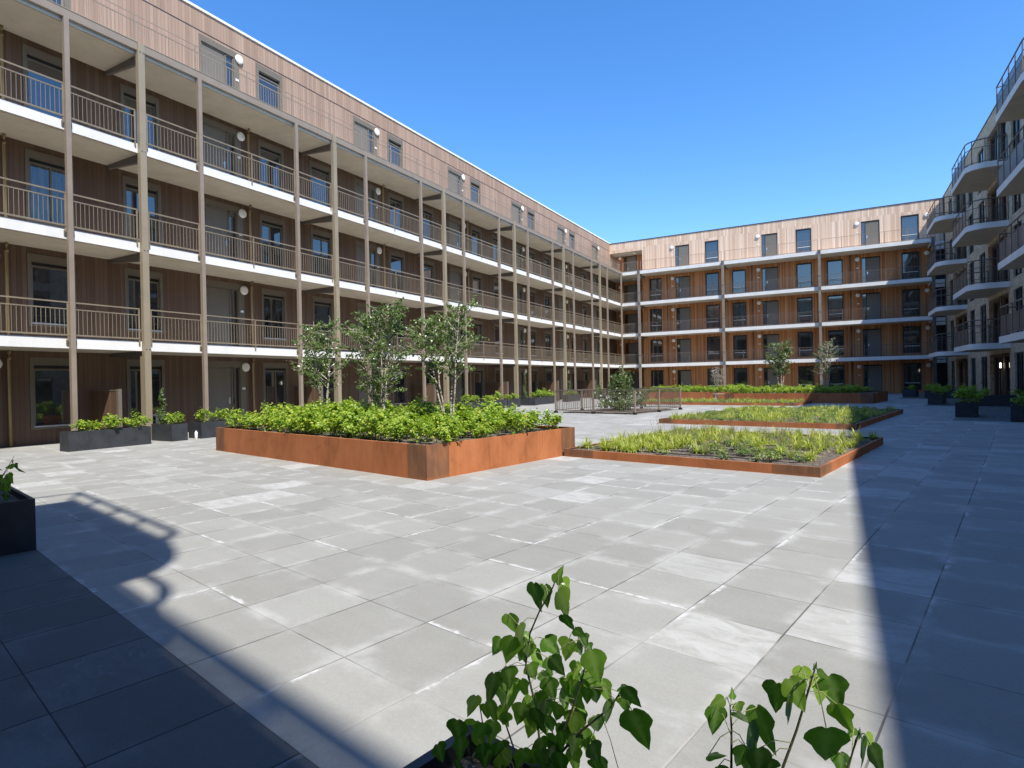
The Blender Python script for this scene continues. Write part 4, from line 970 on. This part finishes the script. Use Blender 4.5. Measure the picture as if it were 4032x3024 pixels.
# dense far beds: one mass of ground cover each
def bed(name, label, x0, x1, y0, y1, step, seed):
    r = random.Random(seed); V = []; Fc = []; mi = []
    src = [(m, 0) for m in ([tuft_mesh(s, 26, 0.31, 0.028, 1.35, [M_grass_y]) for s in (41, 42)])]+[(tuft_mesh(s, 34, 0.27, 0.018, 1.25, [M_grass_g]), 1) for s in (43, 44)]+[(shrub_mesh(s, 0.17, 0.20, 70, 0.045, [M_leaf_d, M_stem]), 2) for s in (45, 46)]
    dat = [([tuple(v.co) for v in m.vertices], [tuple(p.vertices) for p in m.polygons], k_) for m, k_ in src]
    yy = y0
    while yy < y1:
        xx = x0
        while xx < x1:
            fld = math.sin(xx*1.9+yy*0.7)+math.sin(yy*1.3-xx*0.8)
            vs, fs, k_ = r.choice(dat[:2]) if r.random() < (0.62 if fld > 0 else 0.18) else r.choice(dat[2:4] if r.random() < 0.7 else dat[4:])
            p = P(xx+r.uniform(-.12,.12), yy+r.uniform(-.12,.12), 0.12); a = r.uniform(0, 6.28); s = r.uniform(0.55, 1.0)*(1.08 if fld > 0 else 0.85); ca, sa = math.cos(a)*s, math.sin(a)*s; n0 = len(V)
            V += [(p.x+v[0]*ca-v[1]*sa, p.y+v[0]*sa+v[1]*ca, p.z+v[2]*s) for v in vs]
            Fc += [tuple(q+n0 for q in f_) for f_ in fs]; mi += [k_]*len(fs)
            xx += step
        yy += step
    me = bpy.data.meshes.new(name); me.from_pydata(V, [], Fc); me.materials.append(M_grass_y); me.materials.append(M_grass_g); me.materials.append(M_leaf_d); me.polygons.foreach_set('material_index', mi); me.update()
    tag(link(name, me), label, 'grasses', kind='stuff')
bed('grass_bed', 'dense yellow-green grasses covering the second low planter frame', -9.35, -3.75, 19.1, 27.5, 0.23, 5)
bed('grass_bed', 'dense yellow-green grasses in the farthest low planter frame', -17.9, -9.2, 32.95, 35.9, 0.26, 6)

# ------------------------------------------------------------------ trees
def tree(label, base, H, R, z0, nleaf, seed, stems=4, leaf=0.06, lm=None, group=None, spread=0.30, top=None, name='birch_tree', bark=None, cat='tree', skew=(0,0)):
    """several slender stems that fork into limbs; leaves hang in loose clusters along the twigs"""
    r = random.Random(seed); root = empty(name, label, cat, base, 0, group)
    tb_ = MB(); lf = MB(); twigs = []
    for s in range(stems):
        a = 2*math.pi*s/stems+r.uniform(-.5,.5); b0 = Vector((math.cos(a)*0.06, math.sin(a)*0.06, -0.02))
        hh = H*r.uniform(0.80, 1.0) if s else H; ex = R*spread*r.uniform(0.6, 1.3)
        pts = []; 
        for q in range(8):
            f_ = q/7; pts.append(b0+Vector((math.cos(a)*ex*f_**0.9+skew[0]*f_*f_, math.sin(a)*ex*f_**0.9+skew[1]*f_*f_, hh*f_))+Vector((r.uniform(-.025,.025), r.uniform(-.025,.025), 0))*(1 if 0 < q else 0))
        r0_ = 0.033*(H/3.4); tb_.tube(pts, [r0_*(1-0.88*q/7) for q in range(8)], 7)
        for q in range(20):
            f_ = r.uniform(z0/H*0.85, 0.97); i = min(6, int(f_*7)); p = pts[i].lerp(pts[i+1], f_*7-i)
            t = r.uniform(0, 2*math.pi); prof = max(0.18, math.sin(math.pi*min(1, max(0.10, (f_*H-z0*0.6)/(H-z0*0.6)))**0.8))**0.6
            l = R*prof*r.uniform(0.45, 1.0); d = Vector((math.cos(t), math.sin(t), r.uniform(0.35, 1.0))).normalized()
            e = p+d*l; mid = p.lerp(e, 0.5)+Vector((0, 0, 0.03)); tb_.tube([p, mid, e], [0.009, 0.006, 0.002], 4, 0, False)
            twigs.append((p, mid, e))
            for w_ in range(3):
                pp = p.lerp(e, r.uniform(0.35, 0.95)); dd = rdir(r, -0.2, 0.7)*r.uniform(0.12, 0.3)*(H/3.4); tb_.tube([pp, pp+dd], [0.004, 0.0015], 3, 0, False); twigs.append((pp, pp+dd*0.5, pp+dd))
        twigs.append((pts[5], pts[6], pts[7]))
    for i in range(nleaf):
        a_, b_, c_ = r.choice(twigs); f_ = r.uniform(0.15, 1.05); p = a_.lerp(b_, f_*2) if f_ < 0.5 else b_.lerp(c_, f_*2-1)
        p = p+rdir(r)*r.uniform(0.01, 0.07); tip = Vector((r.uniform(-1,1), r.uniform(-1,1), r.uniform(-1.3, 0.1))); s = leaf*r.uniform(0.65, 1.2)
        add_leaf(lf, p, tip, rdir(r, -0.2, 1), s, s*0.78, 0.10)
    obj('trunk', tb_, bark or M_bark, root, smooth=True)
    if nleaf: obj('crown', lf, lm or M_birch, root)
    return root
tree('young multi-stem birch at the left end of the tall rusty planter', P(-13.9,8.45,0.5), 2.85, 0.90, 1.15, 2700, 101, 4, 0.060, group='birches in the tall front planter')
tree('widest multi-stem birch in the middle of the tall rusty planter', P(-11.5,8.5,0.5), 2.95, 1.25, 0.95, 4700, 102, 6, 0.060, group='birches in the tall front planter')
tree('young birch with white stems at the right end of the tall rusty planter', P(-9.15,8.5,0.5), 2.75, 0.90, 1.30, 3400, 203, 4, 0.056, group='birches in the tall front planter', spread=0.4)
tree('small leafy tree before the middle of the far orange wall', P(-11.7,40,0.5), 3.4, 1.1, 1.2, 1900, 104, 5, 0.11, M_climb, 'small trees in the far planter')
tree('sparse shaded tree before the far post, right of the leafy one', P(-9.0,40,0.5), 3.3, 1.15, 1.3, 550, 105, 4, 0.10, M_climb, 'small trees in the far planter')
tree('leafless vase-shaped shrub with reddish twigs before the far wall', P(-16.6,42,0.5), 1.9, 0.55, 0.5, 0, 106, 8, 0.05, None, None, 0.6, name='bare_shrub', cat='shrub')
# the climbing shrub inside the railed opening
cb = P(-14.9, 25.3, 0)
rt = empty('climbing_shrub', 'tall dark green shrub with small white flowers growing inside the railing', 'shrub', cb)
r = random.Random(9); tb_ = MB(); lf = MB(); fl_ = MB(); segs = []
for i in range(34):
    a = r.uniform(0, 6.28); rad = r.uniform(0.1, 1.15); h = r.uniform(1.3, 2.5)*(1-0.30*rad); pts = [Vector((0.2*rad*math.cos(a), 0.2*rad*math.sin(a), 0)), Vector((rad*0.8*math.cos(a), rad*0.8*math.sin(a), h*0.55)), Vector((rad*math.cos(a+.3), rad*math.sin(a+.3), h))]
    tb_.tube(pts, [0.012, 0.007, 0.002], 4, 0, False); segs.append(pts)
for i in range(14):
    a = r.uniform(0, 6.28); segs.append([Vector((0.4*math.cos(a),0.4*math.sin(a),0.3)), Vector((0.9*math.cos(a),0.9*math.sin(a),0.45)), Vector((1.35*math.cos(a),1.35*math.sin(a),r.uniform(0.15,1.0)))])
for i in range(7500):
    s_ = r.choice(segs); f_ = r.random()**0.8; p = s_[0].lerp(s_[1], f_*2) if f_ < 0.5 else s_[1].lerp(s_[2], f_*2-1)
    p = p+rdir(r)*r.uniform(0.02, 0.17); p.z = max(0.05, p.z); q = r.uniform(0.05, 0.09); add_leaf(lf, p, rdir(r, -1, 0.4), rdir(r, -0.1, 1), q, q*0.8)
    if i % 30 == 0 and p.z < 1.0:
        for w_ in range(5): add_leaf(fl_, p+rdir(r)*0.02, rdir(r), rdir(r), 0.06, 0.05)
obj('trunk', tb_, M_stem, rt); obj('crown', lf, M_climb, rt); obj('blossom', fl_, M_petal, rt)
# climbers on the posts
def climber(label, base, H, seed, w=0.16):
    r = random.Random(seed); rt = empty('climbing_plant', label, 'climber', base, 0, 'climbers at the bronze posts'); tb_ = MB(); lf = MB()
    pts = [Vector((0.05*math.sin(q*1.1), 0.05*math.cos(q*1.3), H*q/9)) for q in range(10)]; tb_.tube(pts, 0.006, 5, 0, False)
    for i in range(520):
        f_ = r.random()**1.7; i0 = min(8, int(f_*9)); p = pts[i0].lerp(pts[i0+1], f_*9-i0); p = p+rdir(r, -.6, .6)*r.uniform(0.01, w*(1.15-f_)); p.z = max(p.z, 0.01); s = r.uniform(0.045, 0.08); add_leaf(lf, p, rdir(r, -1, 0), rdir(r, -.2, 1), s, s*0.8)
    obj('stem', tb_, M_stem, rt); obj('foliage', lf, M_climb, rt)
climber('climber growing up the big bronze post from the short dark box', (-17.95, 10.32, 0.43), 1.15, 61)
climber('thin climber leaning on a far bronze post of the left gallery', (-17.95, 33.8, 0.43), 1.7, 62, 0.14)
climber('climber on a bronze post seen over the railing', (-18.1, 41.4, 0.0), 1.6, 63, 0.2)

# ================================================================== RAILING ROUND THE OPENING
fx0, fx1, fy0, fy1 = -17.1, -12.78, 22.95, 27.5
root = empty('guard_railing', 'bronze metal guard railing standing around the square opening in the paving', 'railing', P(fx0, fy0), AP)
w, d = fx1-fx0, fy1-fy0
def rail_side(L, rz, loc):
    b = MB(); b.box(0, L, -.022, .022, 1.06, 1.10); b.box(0, L, -.014, .014, 0.12, 0.15)
    n = int(round(L/0.105))
    for i in range(1, n): x = L*i/n; b.box(x-.0065, x+.0065, -.0065, .0065, 0.15, 1.06)
    obj('railing_panel', b, M_rail_f, root, loc, rz)
rail_side(w, 0, (0,0,0)); rail_side(w, 0, (0,d,0)); rail_side(d, R90, (0,0,0)); rail_side(d, R90, (w,0,0))
for x, y in ((0,0),(w/2,0),(w,0),(w,d/2),(w,d),(w/2,d),(0,d),(0,d/2)):
    b = MB(); b.box(x-.035, x+.035, y-.03, y+.03, 0.10, 1.06); obj('post', b, M_steel_r, root)
    b = MB(); b.box(x-.07, x+.07, y-.07, y+.07, 0.0, 0.10); obj('post_foot', b, M_black, root)
mb = MB(); mb.box(0.25, w-0.25, 0.25, d-0.25, 0.004, 0.03); o = obj('opening_kerb', mb, M_steel_d, root)
obj('soil', soil_mesh(0.3, w-0.3, 0.3, d-0.3, 0.045, 0.012), M_soil, root)

# bench beside the far planter
root = empty('bench', 'small grey wooden bench in the corner between the two tall far planters', 'bench', P(-15.9, 39.3), AP)
mb = MB()
for i in range(4): mb.box(0, 1.9, 0.11*i, 0.11*i+0.09, 0.43, 0.47)
obj('seat', mb, M_bench, root)
for x in (0.15, 1.65):
    mb = MB(); mb.box(x, x+0.08, 0.03, 0.39, 0, 0.429); obj('leg', mb, M_bench, root)
# small white marker post between the dark boxes on the left
mb = MB(); mb.tube([(0,0,0),(0,0,0.005),(0,0,0.30),(0,0,0.34)], [0.05,0.055,0.055,0.03], 14); mb.tube([(0,0,0.34),(0,0,0.37)], 0.032, 14); mb.v = [(a*.75, b*.75, c*.7) for a, b, c in mb.v]
o = obj('plastic_can', mb, M_white, None, (-17.0, 10.78, 0), smooth=True); tag(o, 'small white can standing on the paving between two dark boxes on the left', 'can')

# ================================================================== FOREGROUND IVY
VEIN = []
def ivy_leaf(mb, c, L, ang, r, rightv, upv, tow):
    """heart-shaped, slightly lobed leaf, drooping and folded along its midrib; c = middle"""
    a = math.radians(ang); tip = (rightv*math.sin(a)-upv*math.cos(a)+tow*r.uniform(-0.35, 0.35)).normalized()
    yaw = r.uniform(-0.85, 0.85); side = (tip.cross(tow)).normalized(); nn = side.cross(tip)
    side, nn = side*math.cos(yaw)+nn*math.sin(yaw), nn*math.cos(yaw)-side*math.sin(yaw)
    base = c-tip*L*0.5; fold = r.uniform(0.10, 0.38); droop = r.uniform(0.03, 0.18)
    lob = r.uniform(0, 1); nar = r.uniform(0.70, 0.92)
    prof = [(-0.07,0.18),(0.01,0.36),(0.13,0.46),(0.27,0.47+0.05*lob),(0.36,0.40+0.04*lob),(0.46,0.33-0.04*lob),(0.58,0.28-0.03*lob),(0.72,0.20),(0.86,0.10),(1.02,0.0)]
    mids = []; ls = []; rs = []; nrow = 3
    def pt(t, w): 
        z = -droop*L*(max(t,0)**2)
        return base+tip*(t*L)+side*(w*L)+nn*(z+abs(w)*L*fold-0.9*abs(w)**2*L*fold*1.6)
    n0 = len(mb.v); cols_ = [-1,-0.5,0,0.5,1]
    for i, (t, w) in enumerate(prof):
        tm = 0.0 if i == 0 else t
        for q in cols_:
            tt = t if q else max(t, 0.0)
            mb.v.append(tuple(pt(tt, w*q*nar))); VEIN.append(1.0-abs(q) if i % 2 else 1.0-0.75*abs(q))
    for i in range(len(prof)-1):
        for q in range(4):
            a0 = n0+i*5+q; mb.f.append((a0, a0+1, a0+6, a0+5)); mb.m.append(0)
    return base
VR, VU, VT = rr, Vector((0,0,1)), -fw
def ivy(label, leaves, stems, seed, group=None):
    r = random.Random(seed); base = P(leaves[0][0], 1.05, 0.43); root = empty('ivy_plant', label, 'ivy', base, 0, group)
    lf = MB(); st = MB(); sp = []; VEIN.clear()
    for s in stems:
        pts = [P(*q) for q in s]; n = len(pts); st.tube([p-base for p in pts], [0.0045-0.0028*i/(n-1) for i in range(n)], 7, 0)
        for a_, b_ in zip(pts, pts[1:]):
            for i in range(6): sp.append(a_.lerp(b_, i/6))
        sp.append(pts[-1])
    for x, y, z, s, a in leaves:
        c = P(x, y, z); bs = ivy_leaf(lf, c-base, s*r.uniform(1.0, 1.2), a, r, VR, VU, VT)
        q = min(sp, key=lambda w_: (w_-(bs+base)).length)
        if (q-(bs+base)).length < 0.16:
            e = q-base; m_ = bs.lerp(e, 0.5)+Vector((0, 0, 0.012)); st.tube([e, m_, bs], 0.0011, 5, 1, False)
    fo = obj('foliage', lf, M_ivyv, root, smooth=True); at = fo.data.attributes.new('vein', 'FLOAT', 'POINT'); at.data.foreach_set('value', VEIN)
    obj('stem', st, [M_stem, M_shrubstem], root, smooth=True)
M_shrubstem = simple('pale_leaf_stalk', (0.20,0.22,0.08), 0.5)
S1 = [[(-.863,1.05,.42),(-.863,1.08,.639),(-.884,1.08,.784),(-.91,1.08,.865),(-.894,1.08,.949),(-.865,1.08,1.006),(-.824,1.08,1.071),(-.79,1.06,1.12)],
      [(-.85,1.05,.42),(-.856,1.08,.642),(-.789,1.08,.772),(-.754,1.08,.862),(-.73,1.08,.946),(-.76,1.08,.985)],
      [(-.852,1.08,.642),(-.748,1.08,.77),(-.673,1.08,.847),(-.65,1.08,.886)], [(-.88,1.05,.42),(-.93,1.08,.60),(-.985,1.08,.71),(-.969,1.08,.81)], [(-1.04,1.05,.42),(-1.055,1.08,.648),(-1.069,1.08,.716)]]
KI = 1.24
SC_ = lambda t: (t[0]*KI, t[1]*KI, 1.55+(t[2]-1.55)*KI, t[3]*KI*1.12, t[4])
iv1 = [t for t in IVY if t[0] < -0.52]; iv2 = [t for t in IVY if t[0] >= -0.52]
r = random.Random(77)
iv1 += [(round(r.uniform(-1.12,-0.66),3), r.uniform(0.98,1.18), r.uniform(0.45,0.66), r.uniform(0.045,0.07), r.uniform(-30,30)) for _ in range(70)]
iv1 += [(round(r.gauss(-0.84,0.09),3), r.uniform(1.0,1.18), r.uniform(0.62,0.86), r.uniform(0.04,0.06), r.uniform(-30,40)) for _ in range(30)]
def lean(S):                     # roots stay in the box, shoots lean out over its rim into the sun
    o = []
    for s in S:
        q = []
        for i, (x, y, z) in enumerate(s):
            if i == 0 and z < 0.5: q.append((x*1.08, 1.08, 0.42)); q.append((x*1.12, 1.14, 0.50))
            else: q.append((x*KI, y*KI, 1.55+(z-1.55)*KI))
        o.append(q)
    return o
iv1 = [SC_(t) if t[2] > 0.66 else t for t in iv1]
ivy('glossy ivy with one tall bent shoot in the lower middle foreground', iv1, lean(S1), 5)
S2 = [[(-.36,1.05,.42),(-.345,1.08,.75),(-.324,1.08,.862),(-.30,1.08,.937),(-.28,1.08,1.012),(-.262,1.05,1.065)], [(-.41,1.05,.42),(-.415,1.08,.823),(-.413,1.08,.895),(-.415,1.08,.94)], [(-.26,1.05,.42),(-.222,1.08,.904),(-.209,1.08,.955),(-.203,1.07,.972)]]
iv2 += [(round(r.uniform(-0.5,-0.15),3), r.uniform(0.98,1.18), r.uniform(0.45,0.84), r.uniform(0.035,0.06), r.uniform(-30,30)) for _ in range(40)]
iv2 = [SC_(t) if t[2] > 0.66 else t for t in iv2]
ivy('glossy large-leaved ivy at the lower right edge of the photo', iv2, lean(S2), 8)
S3 = [[(-7.55,1.0,.43),(-7.5,1.02,.68),(-7.42,1.1,.86),(-7.36,1.12,.93)], [(-7.5,1.02,.68),(-7.40,1.1,.84)], [(-7.62,1.0,.43),(-7.6,1.02,.70)]]
iv3 = POTL+[(r.uniform(-7.9,-7.4), r.uniform(0.9,1.12), r.uniform(0.50,0.66), r.uniform(0.06,0.09), r.uniform(-40,40)) for _ in range(16)]
ivy('ivy shoot over the dark box at the left edge of the photo', iv3, S3, 13)
